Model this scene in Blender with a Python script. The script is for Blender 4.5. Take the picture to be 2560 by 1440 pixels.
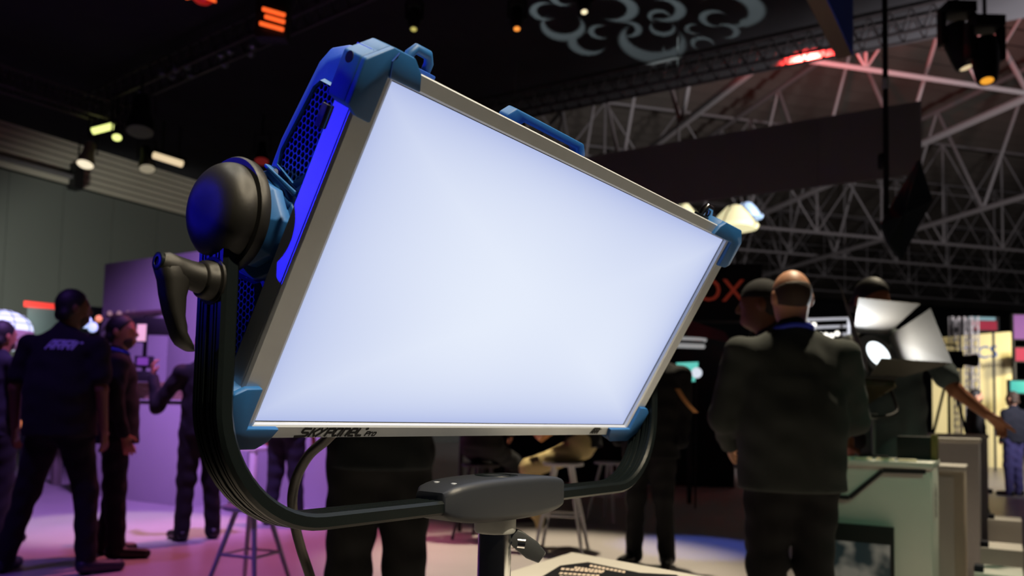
import bpy, bmesh, math, random
import numpy as np
from mathutils import Vector, Matrix
from mathutils.bvhtree import BVHTree

random.seed(7)
for o in list(bpy.data.objects):
    bpy.data.objects.remove(o)
S = bpy.context.scene
COL = S.collection
PI = math.pi

# ------------------------------------------------------------------ camera
F, CX, CY = 2000.0, 1280.0, 920.0            # focal length and principal point, pixels of a 2560x1440 frame
HC = 1.06                                    # camera height
pt, rl = math.radians(3.6), 0.022
fw = Vector((0, math.cos(pt), math.sin(pt)))
up0 = Vector((0, -math.sin(pt), math.cos(pt)))
rt = Vector((math.cos(rl), 0, 0)) + up0 * math.sin(rl)
up = up0 * math.cos(rl) - Vector((1, 0, 0)) * math.sin(rl)
CAMP = Vector((0, 0, HC))
cd = bpy.data.cameras.new('camera')
cam = bpy.data.objects.new('camera', cd)
COL.objects.link(cam)
cam.matrix_world = Matrix(((rt.x, up.x, -fw.x, 0), (rt.y, up.y, -fw.y, 0), (rt.z, up.z, -fw.z, HC), (0, 0, 0, 1)))
cd.sensor_width = 36
cd.lens = 36 * F / 2560
cd.shift_y = (CY - 720) / 2560
cd.clip_start = 0.02
cd.clip_end = 300
cd.dof.use_dof = True
cd.dof.focus_distance = 0.80
cd.dof.aperture_fstop = 6.6
S.camera = cam

# ------------------------------------------------------------------ world, exposure
w = bpy.data.worlds.new('hall')
S.world = w
w.use_nodes = True
w.node_tree.nodes['Background'].inputs[0].default_value = (0.55, 0.62, 0.75, 1)
w.node_tree.nodes['Background'].inputs[1].default_value = 0.020
S.view_settings.view_transform = 'Standard'
S.view_settings.look = 'None'
S.view_settings.exposure = 0
S.view_settings.gamma = 1
S.view_settings.use_curve_mapping = False


def ray(x, y):
    return (rt * ((x - CX) / F) - up * ((y - CY) / F) + fw)


def D(x, y, d):                # point at a depth
    return CAMP + ray(x, y) * d


def G(x, y, z):                # point on a level plane
    r = ray(x, y)
    return CAMP + r * ((z - HC) / r.z)


def FL(x, d, z=0.0):           # place on the floor below column x at a depth
    p = D(x, 1050, d)
    return Vector((p.x, p.y, z))


def hv(deg):
    a = math.radians(deg)
    return Vector((math.sin(a), math.cos(a), 0))


E1, E2, E3, E4 = hv(31.4), hv(-58.6), hv(75.8), hv(-14.2)
UP = Vector((0, 0, 1))


def lin(c):
    return tuple(((v / 255) / 12.92 if v / 255 <= .04045 else ((v / 255 + .055) / 1.055) ** 2.4) for v in c)


# ------------------------------------------------------------------ lamps of the hall
def spot(name, loc, target, power, col, size=60, blend=.5, radius=.08):
    l = bpy.data.lights.new(name, 'SPOT')
    l.energy = power
    l.color = col
    l.spot_size = math.radians(size)
    l.spot_blend = blend
    l.shadow_soft_size = radius
    o = bpy.data.objects.new(name, l)
    COL.objects.link(o)
    o.location = loc
    o.rotation_euler = (Vector(target) - Vector(loc)).to_track_quat('-Z', 'Y').to_euler()
    return o


WARM = (1.0, 0.85, 0.61)
# stage lamps on the trusses over the stand (truss height 6.3 m, all above the top edge of the picture)
spot('ceiling_spot_table_offscreen', (2.37, -1.57, 6.3), (0.14, 0.98, 1.0), 3500, WARM, 20.5, .5, .10)
spot('ceiling_spot_lamp_offscreen', (-1.23, 1.86, 6.3), (-0.30, 0.70, 1.25), 510, (1.0, .93, .78), 11.2, .6, .08)
spot('ceiling_spot_visitors_offscreen', (2.1, 4.7, 6.4), (1.35, 3.2, 1.4), 1900, WARM, 26, .8, .10)
spot('ceiling_spot_stools_offscreen', (0.9, 7.6, 6.6), (0.3, 6.2, 0.0), 2600, WARM, 30, .7, .12)
spot('ceiling_spot_counters_offscreen', (3.9, 6.2, 6.3), (2.6, 4.4, .6), 1400, WARM, 38, .8, .12)
spot('stage_spot_royal_offscreen', (2.2, 8.0, 6.5), FL(1735, 6.9), 900, (.12, .2, 1.0), 13, .5, .1)
spot('stage_spot_green_offscreen', (3.29, -0.11, 6.3), (1.95, 3.7, .45), 300, (.42, 1.0, .62), 15.7, .8, .10)
spot('stage_spot_violet_offscreen', (-2.0, 5.2, 6.4), (-4.3, 9.0, 0.5), 2900, (0.52, 0.24, 1.0), 58, .8, .15)
spot('stage_spot_magenta_offscreen', (-1.6, 8.2, 6.4), (-2.1, 6.6, 0.0), 1150, (1.0, 0.22, 0.36), 40, .8, .12)
spot('stage_spot_indigo_offscreen', (-3.6, 2.6, 6.3), (-2.2, 4.6, 0.0), 420, (0.30, 0.12, 1.0), 44, .8, .12)
spot('stage_spot_cream_offscreen', (-4.6, 9.0, 6.4), (-3.6, 7.4, 0.0), 900, (1.0, .86, .55), 22, .6, .12)
# blue stage lamp of the stand on the left
spot('stage_spot_blue_offscreen', (-5.6, 0.42, 2.5), D(690, 300, .68), 780, (0.02, 0.015, 1.0), 3.3, .45, .08)
# unseen fill lamps added to brighten the grey wall, the roof and the sign
spot('wall_fill_offscreen', (-9.6, 12.2, 2.2), (-10.2, 19.4, 3.6), 1100, (0.92, 0.95, 0.86), 62, .6, .5)
spot('roof_fill_offscreen', (9.0, 8.0, 4.0), (11.0, 26.0, 10.0), 9500, (0.95, 0.90, 0.92), 125, 1.0, .8)
spot('sign_fill_offscreen', (12.5, 13.5, 4.6), (15.2, 23.5, 1.8), 5000, (1.0, 0.86, 0.52), 40, .9, .3)
# red lamp on the far lighting truss, where the photograph glows red
spot('red_truss_lamp', G(1990, 150, 6.7) + E1 * .6, G(1990, 150, 6.7) + E1 * 3.5 - E2 * .6 + UP * 5, 15000, (1.0, 0.04, 0.03), 100, 1.0, .2)

# ------------------------------------------------------------------ materials
MATS = {}


def mat(name, rgb, rough=.5, metal=0.0, var=.06, scale=40, bump=0.0, emit=None, estr=0.0, spec=.5):
    if name in MATS:
        return MATS[name]
    m = bpy.data.materials.new(name)
    m.use_nodes = True
    nt = m.node_tree
    b = nt.nodes['Principled BSDF']
    c = lin(rgb)
    b.inputs['Roughness'].default_value = rough
    b.inputs['Metallic'].default_value = metal
    b.inputs['Specular IOR Level'].default_value = spec
    tc = nt.nodes.new('ShaderNodeTexCoord')
    nz = nt.nodes.new('ShaderNodeTexNoise')
    nz.inputs['Scale'].default_value = scale
    nz.inputs['Detail'].default_value = 3
    nt.links.new(tc.outputs['Object'], nz.inputs['Vector'])
    mx = nt.nodes.new('ShaderNodeMix')
    mx.data_type = 'RGBA'
    mx.inputs['A'].default_value = tuple(max(0, v * (1 - var)) for v in c) + (1,)
    mx.inputs['B'].default_value = tuple(min(1, v * (1 + var)) for v in c) + (1,)
    nt.links.new(nz.outputs['Fac'], mx.inputs['Factor'])
    nt.links.new(mx.outputs['Result'], b.inputs['Base Color'])
    if bump:
        bp = nt.nodes.new('ShaderNodeBump')
        bp.inputs['Strength'].default_value = bump
        bp.inputs['Distance'].default_value = .002
        nt.links.new(nz.outputs['Fac'], bp.inputs['Height'])
        nt.links.new(bp.outputs['Normal'], b.inputs['Normal'])
    if emit:
        b.inputs['Emission Color'].default_value = lin(emit) + (1,)
        b.inputs['Emission Strength'].default_value = estr
    MATS[name] = m
    return m


M_alu = mat('brushed_aluminium', (206, 212, 220), .46, .55, .05, 60)
M_blue = mat('blue_powder_coat', (26, 88, 148), .50, 0, .10, 3500, .18)
M_bdark = mat('dark_blue_coat', (28, 78, 176), .5, 0, .10, 3500, .15)
M_black = mat('black_anodised', (11, 17, 18), .36, .1, .08, 300, .05, spec=.35)
M_grain = mat('black_grained_cast', (31, 30, 28), .40, .25, .30, 3200, .22)
M_plast = mat('charcoal_plastic', (36, 39, 45), .45, 0, .12, 3500, .15)
M_void = mat('vent_hole_dark', (20, 21, 24), .8)  # dark colour for the shade inside the vents and the bolt hole
M_chrome = mat('chrome', (225, 225, 225), .15, 1, .02, 20)
M_cast = mat('cast_metal_collar', (186, 188, 184), .55, .4, .3, 3000, .2)
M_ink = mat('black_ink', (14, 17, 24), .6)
M_white = mat('white_laminate', (222, 219, 212), .4, 0, .03, 12)
M_floor = mat('pale_vinyl_floor', (176, 170, 168), .36, 0, .10, 2.2)
M_cloth = mat('black_ceiling_cloth', (58, 57, 60), .95, 0, .25, 1.2, 0, spec=.1)
M_wall = mat('grey_wall_board', (108, 112, 106), .8, 0, .06, .6)
M_louv = mat('grey_ribbed_cladding', (206, 198, 180), .7, 0, .08, 1.5)
M_dwall = mat('dark_far_wall', (22, 23, 26), .95)
M_steel = mat('painted_steel', (118, 114, 115), .55, .1, .10, 3)
M_deck = mat('corrugated_roof', (92, 86, 80), .8, .1, .15, 1.0)
M_trs = mat('black_truss_tube', (86, 80, 82), .4, .5, .1, 8)
M_fix = mat('matt_black_housing', (14, 14, 16), .6)
M_ban = mat('grey_banner_cloth', (140, 135, 134), .9, 0, .04, 3)
M_purp = mat('pale_panel', (192, 188, 190), .7, 0, .04, 2)
M_wood = mat('pale_timber', (170, 140, 110), .7, 0, .2, 20)


def glow(name, rgb, s, rough=.5):
    return mat(name, rgb, rough, 0, .0, 5, 0, rgb, s)


# ------------------------------------------------------------------ object helpers
WM = {}


def tag(o, label=None, cat=None, group=None, kind=None):
    if label:
        o['label'] = label
    if cat:
        o['category'] = cat
    if group:
        o['group'] = group
    if kind:
        o['kind'] = kind
    return o


def frame(loc, x=None, y=None, z=None, yaw=None):
    if yaw is not None:
        a = math.radians(yaw)                       # yaw: heading of local +Y, degrees clockwise from world +Y
        y = Vector((math.sin(a), math.cos(a), 0))
        z = UP
        x = y.cross(z)
    x, y, z = Vector(x), Vector(y), Vector(z)
    m = Matrix(((x.x, y.x, z.x, loc[0]), (x.y, y.y, z.y, loc[1]), (x.z, y.z, z.z, loc[2]), (0, 0, 0, 1)))
    return m


def empty(name, mw, label=None, cat=None, group=None, kind=None):
    o = bpy.data.objects.new(name, None)
    COL.objects.link(o)
    o.matrix_world = mw
    o.empty_display_size = .05
    WM[o] = mw.copy()
    return tag(o, label, cat, group, kind)


class MB:
    """collects faces in the coordinates of frame X and links them as one mesh object"""

    def __init__(self, X=None):
        self.v, self.f = [], []
        self.X = X or Matrix()

    def add(self, vs, fs):
        n = len(self.v)
        self.v += [Vector(p) for p in vs]
        self.f += [tuple(i + n for i in q) for q in fs]
        return self

    def box(self, a, b):
        (x0, y0, z0), (x1, y1, z1) = a, b
        return self.add([(x0, y0, z0), (x1, y0, z0), (x1, y1, z0), (x0, y1, z0), (x0, y0, z1), (x1, y0, z1), (x1, y1, z1), (x0, y1, z1)],
                        [(0, 3, 2, 1), (4, 5, 6, 7), (0, 1, 5, 4), (1, 2, 6, 5), (2, 3, 7, 6), (3, 0, 4, 7)])

    def prism(self, pts, vec):
        """polygon pts (3d) swept by vec"""
        n = len(pts)
        p = [Vector(q) for q in pts]
        vec = Vector(vec)
        return self.add(p + [q + vec for q in p], [tuple(range(n))[::-1], tuple(range(n, 2 * n))] + [(i, (i + 1) % n, n + (i + 1) % n, n + i) for i in range(n)])

    def loft(self, rings, caps=True, closed=False):
        n = len(rings[0])
        vs = [p for r in rings for p in r]
        fs = []
        m = len(rings)
        for k in range(m if closed else m - 1):
            for i in range(n):
                a, b = k * n + i, k * n + (i + 1) % n
                c, d = ((k + 1) % m) * n + (i + 1) % n, ((k + 1) % m) * n + i
                fs.append((a, b, c, d))
        if caps and not closed:
            fs.append(tuple(range(n))[::-1])
            fs.append(tuple(range((m - 1) * n, m * n)))
        return self.add(vs, fs)

    def lathe(self, o, ax, prof, seg=32):
        """profile of (distance along ax, radius)"""
        o, ax = Vector(o), Vector(ax).normalized()
        s = ax.orthogonal().normalized()
        t = ax.cross(s)
        rings = [[o + ax * h + (s * math.cos(2 * PI * i / seg) + t * math.sin(2 * PI * i / seg)) * max(r, 1e-5) for i in range(seg)] for h, r in prof]
        return self.loft(rings)

    def tube(self, pts, r, seg=10, r2=None):
        P = [Vector(p) for p in pts]
        rings = []
        prev = None
        for i, p in enumerate(P):
            t = (P[min(i + 1, len(P) - 1)] - P[max(i - 1, 0)]).normalized()
            s = (prev - t * prev.dot(t)).normalized() if prev is not None else t.orthogonal().normalized()
            prev = s
            b = t.cross(s)
            rr = r if r2 is None else r + (r2 - r) * i / (len(P) - 1)
            rings.append([p + (s * math.cos(2 * PI * k / seg) + b * math.sin(2 * PI * k / seg)) * rr for k in range(seg)])
        return self.loft(rings)

    def strokes(self, lines, wdt, fn, dz=0.0):
        """flat ribbon lettering, fn maps 2d to 3d"""
        for L in lines:
            P = [Vector((a, b)) for a, b in L]
            left, right = [], []
            for i, p in enumerate(P):
                d0 = (p - P[i - 1]).normalized() if i else (P[1] - p).normalized()
                d1 = (P[i + 1] - p).normalized() if i < len(P) - 1 else d0
                t = (d0 + d1)
                t = t.normalized() if t.length > 1e-6 else d0
                nrm = Vector((-t.y, t.x))
                c = max(.5, nrm.dot(Vector((-d0.y, d0.x))))
                left.append(p + nrm * (wdt / 2 / c))
                right.append(p - nrm * (wdt / 2 / c))
            for i in range(len(P) - 1):
                self.add([fn(*left[i]), fn(*right[i]), fn(*right[i + 1]), fn(*left[i + 1])], [(0, 1, 2, 3)])
        return self

    def build(self, name, m, parent=None, smooth=False, bevel=0.0, seg=2, label=None, cat=None, group=None, kind=None, auto=40):
        me = bpy.data.meshes.new(name)
        R = (WM[parent].inverted() if parent in WM else Matrix()) @ self.X
        if parent is not None and parent not in WM:
            R = WM[parent_root(parent)].inverted() @ self.X
        me.from_pydata([R @ v for v in self.v], [], self.f)
        bm = bmesh.new()
        bm.from_mesh(me)
        bmesh.ops.recalc_face_normals(bm, faces=bm.faces)
        if bevel:
            es = [e for e in bm.edges if len(e.link_faces) == 2 and e.calc_face_angle(0) > math.radians(25)]
            bmesh.ops.bevel(bm, geom=es, offset=bevel, segments=seg, affect='EDGES', profile=.5, clamp_overlap=True)
        if smooth or bevel:
            for fa in bm.faces:
                fa.smooth = True
            for e in bm.edges:
                if len(e.link_faces) == 2 and e.calc_face_angle(0) > math.radians(auto):
                    e.smooth = False
        bm.to_mesh(me)
        bm.free()
        if isinstance(m, (list, tuple)):
            for q in m:
                me.materials.append(q)
        else:
            me.materials.append(m)
        o = bpy.data.objects.new(name, me)
        COL.objects.link(o)
        if parent is not None:
            o.parent = parent
        return tag(o, label, cat, group, kind)


def parent_root(o):
    while o.parent:
        o = o.parent
    return o


# one shared tube mesh for steel members and posts
def unit_tube(seg, m):
    b = MB()
    b.lathe((0, 0, 0), (0, 0, 1), [(0, 1), (1, 1)], seg)
    o = b.build('unit', m, smooth=True)
    me = o.data
    bpy.data.objects.remove(o)
    return me


TUBES = {}


def member(name, a, b, r, m, parent, seg=8):
    k = (m.name, seg)
    if k not in TUBES:
        TUBES[k] = unit_tube(seg, m)
    o = bpy.data.objects.new(name, TUBES[k])
    COL.objects.link(o)
    a, b = Vector(a), Vector(b)
    d = b - a
    q = d.to_track_quat('Z', 'Y').to_matrix().to_4x4()
    mw = Matrix.Translation(a) @ q @ Matrix.Diagonal((r, r, d.length, 1))
    o.parent = parent
    o.matrix_basis = WM[parent].inverted() @ mw
    return o


ARRI = [[(0, 0), (.36, 1), (.72, 1), (.72, 0)], [(.18, .38), (.72, .38)],
        [(1.02, 0), (1.02, 1), (1.62, 1), (1.62, .5), (1.02, .5)], [(1.36, .5), (1.66, 0)],
        [(1.94, 0), (1.94, 1), (2.54, 1), (2.54, .5), (1.94, .5)], [(2.28, .5), (2.58, 0)],
        [(2.86, 0), (2.86, 1)]]
ARRI = [[(x + .42 * y, y) for x, y in L] for L in ARRI]
ARRI_PLUS = [[(3.45, .86), (3.85, .86)], [(3.65, .70), (3.65, 1.02)]]


def text_mesh(txt, size, m):
    cu = bpy.data.curves.new('lettering', 'FONT')
    cu.body = txt
    cu.size = size
    cu.extrude = .001
    cu.resolution_u = 3
    o = bpy.data.objects.new('lettering', cu)
    COL.objects.link(o)
    dg = bpy.context.evaluated_depsgraph_get()
    me = bpy.data.meshes.new_from_object(o.evaluated_get(dg))
    bpy.data.objects.remove(o)
    me.materials.clear()
    me.materials.append(m)
    return me


def lettering(txt, size, m, parent, mw, name='lettering'):
    o = bpy.data.objects.new(name, text_mesh(txt, size, m))
    COL.objects.link(o)
    o.parent = parent
    o.matrix_basis = WM[parent].inverted() @ mw
    return o

# ================================================================== THE HALL
MB().add([(-45, -25, 0), (60, -25, 0), (60, 90, 0), (-45, 90, 0)], [(0, 1, 2, 3)]).build('floor', M_floor, kind='structure', label='pale glossy vinyl floor of the exhibition hall')

# black cloth ceiling over the stand, its far corner above the visitors
HK = 7.0
K = G(518, 460, HK)
q = [K, K - E1 * 32, K - E1 * 32 - E2 * 34, K - E2 * 34]
MB().prism(q, (0, 0, .05)).build('ceiling', M_cloth, kind='structure', label='black stretched cloth ceiling over the stand')

# roof deck of the hall, high above everything
b = MB()
o0 = Vector((10, 40, 14.6))
n = 120
for i in range(n):
    a0 = -60 + i
    for (s0, s1, h0, h1) in ((0, .5, 0, .25), (.5, 1, .25, 0)):
        p = [o0 + E4 * (a0 + s0) - E3 * 60 + UP * h0, o0 + E4 * (a0 + s0) + E3 * 60 + UP * h0, o0 + E4 * (a0 + s1) + E3 * 60 + UP * h1, o0 + E4 * (a0 + s1) - E3 * 60 + UP * h1]
        b.add(p, [(0, 1, 2, 3)])
b.build('ceiling_deck', M_deck, kind='structure', label='corrugated grey roof deck of the hall')

# far dark wall
c0 = Vector((4, 78, 0))
MB().prism([c0 - E3 * 60, c0 + E3 * 60, c0 + E3 * 60 + UP * 15, c0 - E3 * 60 + UP * 15], E4 * .3).build('wall_back', M_dwall, kind='structure', label='dark far wall of the hall')

# grey wall on the left: boards with open joints, ribbed cladding above, a pipe rail
W0 = D(204, 474, 20.0)
W0.z = 0
wl = empty('wall_left', frame(W0, E1, E2, UP), 'grey board wall with ribbed cladding and pipe rails', kind='structure')
Xw = WM[wl]
zb = D(204, 474, 20.0).z              # foot of the cladding
MB(Xw).box((-14, .10, 0), (40, .25, 9.5)).build('backing', M_dwall, wl)
bd = None
for i in range(30):
    x0 = -13.2 + i * 1.28
    if bd is None:
        bd = MB(Xw).box((0, 0, 0), (1.265, .05, zb)).build('board', M_wall, wl)
        bd.location = (x0, .03, 0)
    else:
        c = bd.copy()
        COL.objects.link(c)
        c.parent = wl
        c.location = (x0, .03, 0)
bd = None
for i in range(11):
    if bd is None:
        bd = MB(Xw).box((-14, -.07, 0), (40, 0, .125)).build('slat', M_louv, wl)
        bd.location = (0, .03, zb + .05)
    else:
        c = bd.copy()
        COL.objects.link(c)
        c.parent = wl
        c.location = (0, .03, zb + .05 + i * .16)
zt = zb + .05 + 11 * .16
MB(Xw).tube([(-14, -.12, zt + .12), (40, -.12, zt + .12)], .10, 10).build('rail', M_steel, wl, smooth=True)
MB(Xw).tube([(-14, -.15, zb + .22), (-.2, -.15, zb + .22)], .065, 10).build('rail', M_steel, wl, smooth=True)
MB(Xw).box((-14, -.05, zt + .3), (40, .1, 9.5)).build('upper_band', M_dwall, wl)
for x0 in (-2.9, -.35):
    MB(Xw).box((x0, -.3, zb - .08), (x0 + .22, .1, zb + .55)).build('bracket', M_fix, wl)


# ---------------------------------------------------------------- roof trusses
def roof_truss(base, d, length, zb, zt, bays, label, x0=0.0, r=.11):
    t = empty('roof_truss', frame(base, d, UP.cross(d), UP), label, 'roof truss')
    step = length / bays
    P = lambda i, z, dy=0: base + d * (x0 + i * step) + Vector((0, 0, z - base.z))
    member('chord', P(0, zb), P(bays, zb), r * 1.15, M_steel, t)
    member('chord', P(0, zt), P(bays, zt), r, M_steel, t)
    for i in range(bays + 1):
        member('post', P(i, zb), P(i, zt), r * .75, M_steel, t)
        if i < bays:
            mid = (zb + zt) / 2
            member('brace', P(i, zb), P(i + .5, mid), r * .6, M_steel, t)
            member('brace', P(i + 1, zb), P(i + .5, mid), r * .6, M_steel, t)
            member('brace', P(i + .5, mid), P(i, zt), r * .6, M_steel, t)
            member('brace', P(i + .5, mid), P(i + 1, zt), r * .6, M_steel, t)
            member('tie', P(i, mid), P(i + 1, mid), r * .5, M_steel, t)
    return t


rows = [(D(2400, 208, 18.6), 'nearest roof truss, its lower chord pale beside the red uplight'),
        (D(2400, 613, 35), 'second roof truss, behind the grey hanging banner'),
        (D(2400, 668, 43), 'third roof truss, low beyond the banner'),
        (D(2400, 716, 53), 'fourth roof truss, above the far stands'),
        (D(2400, 750, 62), 'farthest roof truss, close to the dark end wall')]
TR = []
for i, (p, lab) in enumerate(rows):
    zb_, zt_ = p.z, p.z + (4.4 if i else 4.6)
    zt_ = min(zt_, 14.3)
    b0 = Vector((p.x, p.y, 0)) - E3 * (26 if i else 18)
    TR.append((b0, zb_, zt_))
    roof_truss(b0, E3, 44 if i else 34, zb_, zt_, 14 if i else 11, lab, r=.052 if i == 0 else .062)
k = 0
for s in (14.0, 21.0, 28.0, 35.0):          # purlins between the rows, along the other way
    k += 1
    a = TR[0][0] + E3 * (s - 8)
    c = TR[3][0] + E3 * s + E4 * 2
    t = empty('roof_purlin_truss', frame(a, E4, UP.cross(E4), UP), ['cross truss over the grey banner', 'cross truss right of the hanging pole', 'cross truss beside the moving head lamps', 'cross truss at the open side of the hall'][k - 1], 'roof truss')
    L = 38.0
    for z_, r_ in ((9.0, .10), (13.4, .09)):
        member('chord', Vector((a.x, a.y, z_)), Vector((a.x, a.y, z_)) + E4 * L, r_, M_steel, t)
    for i in range(9):
        p0 = Vector((a.x, a.y, 9.0)) + E4 * (L * i / 9)
        p1 = Vector((a.x, a.y, 13.4)) + E4 * (L * (i + .5) / 9)
        p2 = Vector((a.x, a.y, 9.0)) + E4 * (L * (i + 1) / 9)
        member('brace', p0, p1, .06, M_steel, t)
        member('brace', p1, p2, .06, M_steel, t)


# ---------------------------------------------------------------- lighting trusses under the cloth
def light_truss(a, b_, sz, bays, label, m=None):
    m = m or M_trs
    d = (b_ - a).normalized()
    s = UP.cross(d).normalized()
    t = empty('lighting_truss', frame(a, d, s, UP), label, 'lighting truss')
    L = (b_ - a).length
    for dy, dz in ((-.5, 0), (.5, 0), (-.5, 1), (.5, 1)):
        member('chord', a + s * dy * sz + UP * dz * sz, b_ + s * dy * sz + UP * dz * sz, .027, m, t)
    br = MB()
    for i in range(bays):
        p0, p1 = L * i / bays, L * (i + 1) / bays
        for dy in (-.5, .5):
            br.tube([a + d * p0 + s * dy * sz, a + d * (p0 + p1) / 2 + s * dy * sz + UP * sz], .013, 6)
            br.tube([a + d * (p0 + p1) / 2 + s * dy * sz + UP * sz, a + d * p1 + s * dy * sz], .013, 6)
    br.build('lattice', m, t, kind='stuff')
    return t


HT = 6.35
TA = G(215, 292, HT)
LT = light_truss(TA, G(930, -25, HT), .30, 26, 'black lighting truss crossing the cloth ceiling towards the orange lamp')
M_clp = mat('scuffed_clamp_metal', (120, 128, 128), .35, .7)
for (x_, y_) in ((405, 168), (440, 158), (468, 150), (478, 172), (430, 175), (553, 122), (562, 145), (575, 112), (632, 98), (628, 118), (352, 215)):
    p = G(x_, y_, HT + .1)
    MB().lathe(p, (0, 0, -1), [(0, .03), (.03, .06), (.12, .06), (.15, .03)], 12).build('clamp', M_clp, LT, smooth=True)
light_truss(G(-60, 200, HT - .36), G(330, 323, HT - .36), .30, 22, 'black lighting truss along the ceiling edge by the grey wall')
light_truss(G(760, 395, 6.6), G(2420, 62, 6.6), .34, 46, 'long black lighting truss along the far ceiling edge, red where lit')

# ================================================================== LED PANEL LAMP on its yoke
PM = Matrix(((0.60331492, -0.42483603, -0.67492626), (0.06118916, 0.86846357, -0.49196231), (0.79515218, 0.25551003, 0.54995239)))
PT = Vector((0.03617726, -0.06781164, 0.90790291))


def cam2w(v):
    return rt * v.x - up * v.y + fw * v.z


pu, pv, pn = cam2w(PM.col[0]), -cam2w(PM.col[1]), -cam2w(PM.col[2])   # right, up and front of the lamp face
pu.normalize()
pv = (pv - pu * pv.dot(pu)).normalized()
pn = pu.cross(pv)
PW = frame(CAMP + cam2w(PT), pu, pv, pn)
ya = math.radians(30.43)
yup = pv * math.cos(ya) - pn * math.sin(ya)
yfr = pv * math.sin(ya) + pn * math.cos(ya)
PIV = PW @ Vector((0, 0, -.0761))
YW = frame(PIV, pu, yup, yfr)                 # yoke frame: x along the tilt axis, y up, z front
YL, YA = .2595, .3697
spig = YW @ Vector((.004, -.285, .0))
LR = empty('led_panel_lamp', frame(spig, pu, pv, pn), 'large glowing white LED panel lamp with blue corners in a black yoke', 'lamp')

HU, HV = .325, .1537          # half sizes of the glowing face
OU, OV = .350, .1675          # outer half sizes of the frame

# glowing diffuser
me_d = bpy.data.materials.new('glowing_diffuser')
me_d.use_nodes = True
nt = me_d.node_tree
nt.nodes.clear()
out = nt.nodes.new('ShaderNodeOutputMaterial')
em = nt.nodes.new('ShaderNodeEmission')
tc = nt.nodes.new('ShaderNodeTexCoord')
sep = nt.nodes.new('ShaderNodeSeparateXYZ')
nt.links.new(tc.outputs['Generated'], sep.inputs[0])


def node(t, op, a, b=None, c=None):
    n_ = t.nodes.new('ShaderNodeMath')
    n_.operation = op
    for i, v in enumerate((a, b, c)):
        if v is None:
            continue
        if isinstance(v, (int, float)):
            n_.inputs[i].default_value = v
        else:
            t.links.new(v, n_.inputs[i])
    return n_.outputs[0]


gx, gy = sep.outputs[0], sep.outputs[1]
ex = node(nt, 'MULTIPLY', node(nt, 'MULTIPLY', gx, node(nt, 'SUBTRACT', 1, gx)), 4)
ey = node(nt, 'MULTIPLY', node(nt, 'MULTIPLY', gy, node(nt, 'SUBTRACT', 1, gy)), 4)
ed = node(nt, 'MINIMUM', node(nt, 'POWER', ex, .35), node(nt, 'POWER', ey, .5))
nz = nt.nodes.new('ShaderNodeTexNoise')
nz.inputs['Scale'].default_value = 2.2
nz.inputs['Detail'].default_value = 0
nt.links.new(tc.outputs['Generated'], nz.inputs['Vector'])
fac = node(nt, 'MULTIPLY', ed, node(nt, 'ADD', .82, node(nt, 'MULTIPLY', nz.outputs['Fac'], .36)))
mr = nt.nodes.new('ShaderNodeMapRange')
nt.links.new(fac, mr.inputs[0])
for i, v in ((1, .25), (2, 1.0), (3, 0.0), (4, 1.0)):
    mr.inputs[i].default_value = v
mxc = nt.nodes.new('ShaderNodeMix')
mxc.data_type = 'RGBA'
nt.links.new(mr.outputs[0], mxc.inputs['Factor'])
mxc.inputs['A'].default_value = (.44, .51, .80, 1)
mxc.inputs['B'].default_value = (.80, .86, .98, 1)
nt.links.new(mxc.outputs['Result'], em.inputs[0])
em.inputs[1].default_value = 1.0
nt.links.new(em.outputs[0], out.inputs[0])
MB(PW).box((-HU - .004, -HV - .004, -.003), (HU + .004, HV + .004, 0)).build('diffuser', me_d, LR, label='glowing bluish white diffuser')


# frame rails, mitred, with a lip around the diffuser
def rail(p_in0, p_in1, p_out0, p_out1):
    b = MB(PW)
    prof = lambda i, o: [(i[0], i[1], .0), (i[0], i[1], .0055), (i[0] + (o[0] - i[0]) * .12, i[1] + (o[1] - i[1]) * .12, .007),
                         (o[0] - (o[0] - i[0]) * .08, o[1] - (o[1] - i[1]) * .08, .007), (o[0], o[1], .0045), (o[0], o[1], .0036), (o[0] + (i[0] - o[0]) * .08, o[1] + (i[1] - o[1]) * .08, .0034), (o[0] + (i[0] - o[0]) * .08, o[1] + (i[1] - o[1]) * .08, .0020), (o[0], o[1], .0018), (o[0], o[1], -.017), (i[0], i[1], -.017)]
    b.loft([prof(p_in0, p_out0), prof(p_in1, p_out1)])
    return b.build('frame_rail', M_alu, LR)


rail((-HU, -HV), (-HU, HV), (-OU, -OV), (-OU, OV))
rail((-HU, HV), (HU, HV), (-OU, OV), (OU, OV))
rail((HU, HV), (HU, -HV), (OU, OV), (OU, -OV))
rail((HU, -HV), (-HU, -HV), (OU, -OV), (-OU, -OV))
# thin dark strips for the shade in the gap round the diffuser
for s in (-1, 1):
    MB(PW).box((-HU + .0005, s * (HV - .0008), .0002), (HU - .0005, s * (HV + .001), .0006)).build('gap_strip', M_ink, LR)
    MB(PW).box((s * (HU - .0010), -HV, .0002), (s * (HU + .001), HV, .0006)).build('gap_strip', M_ink, LR)


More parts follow.
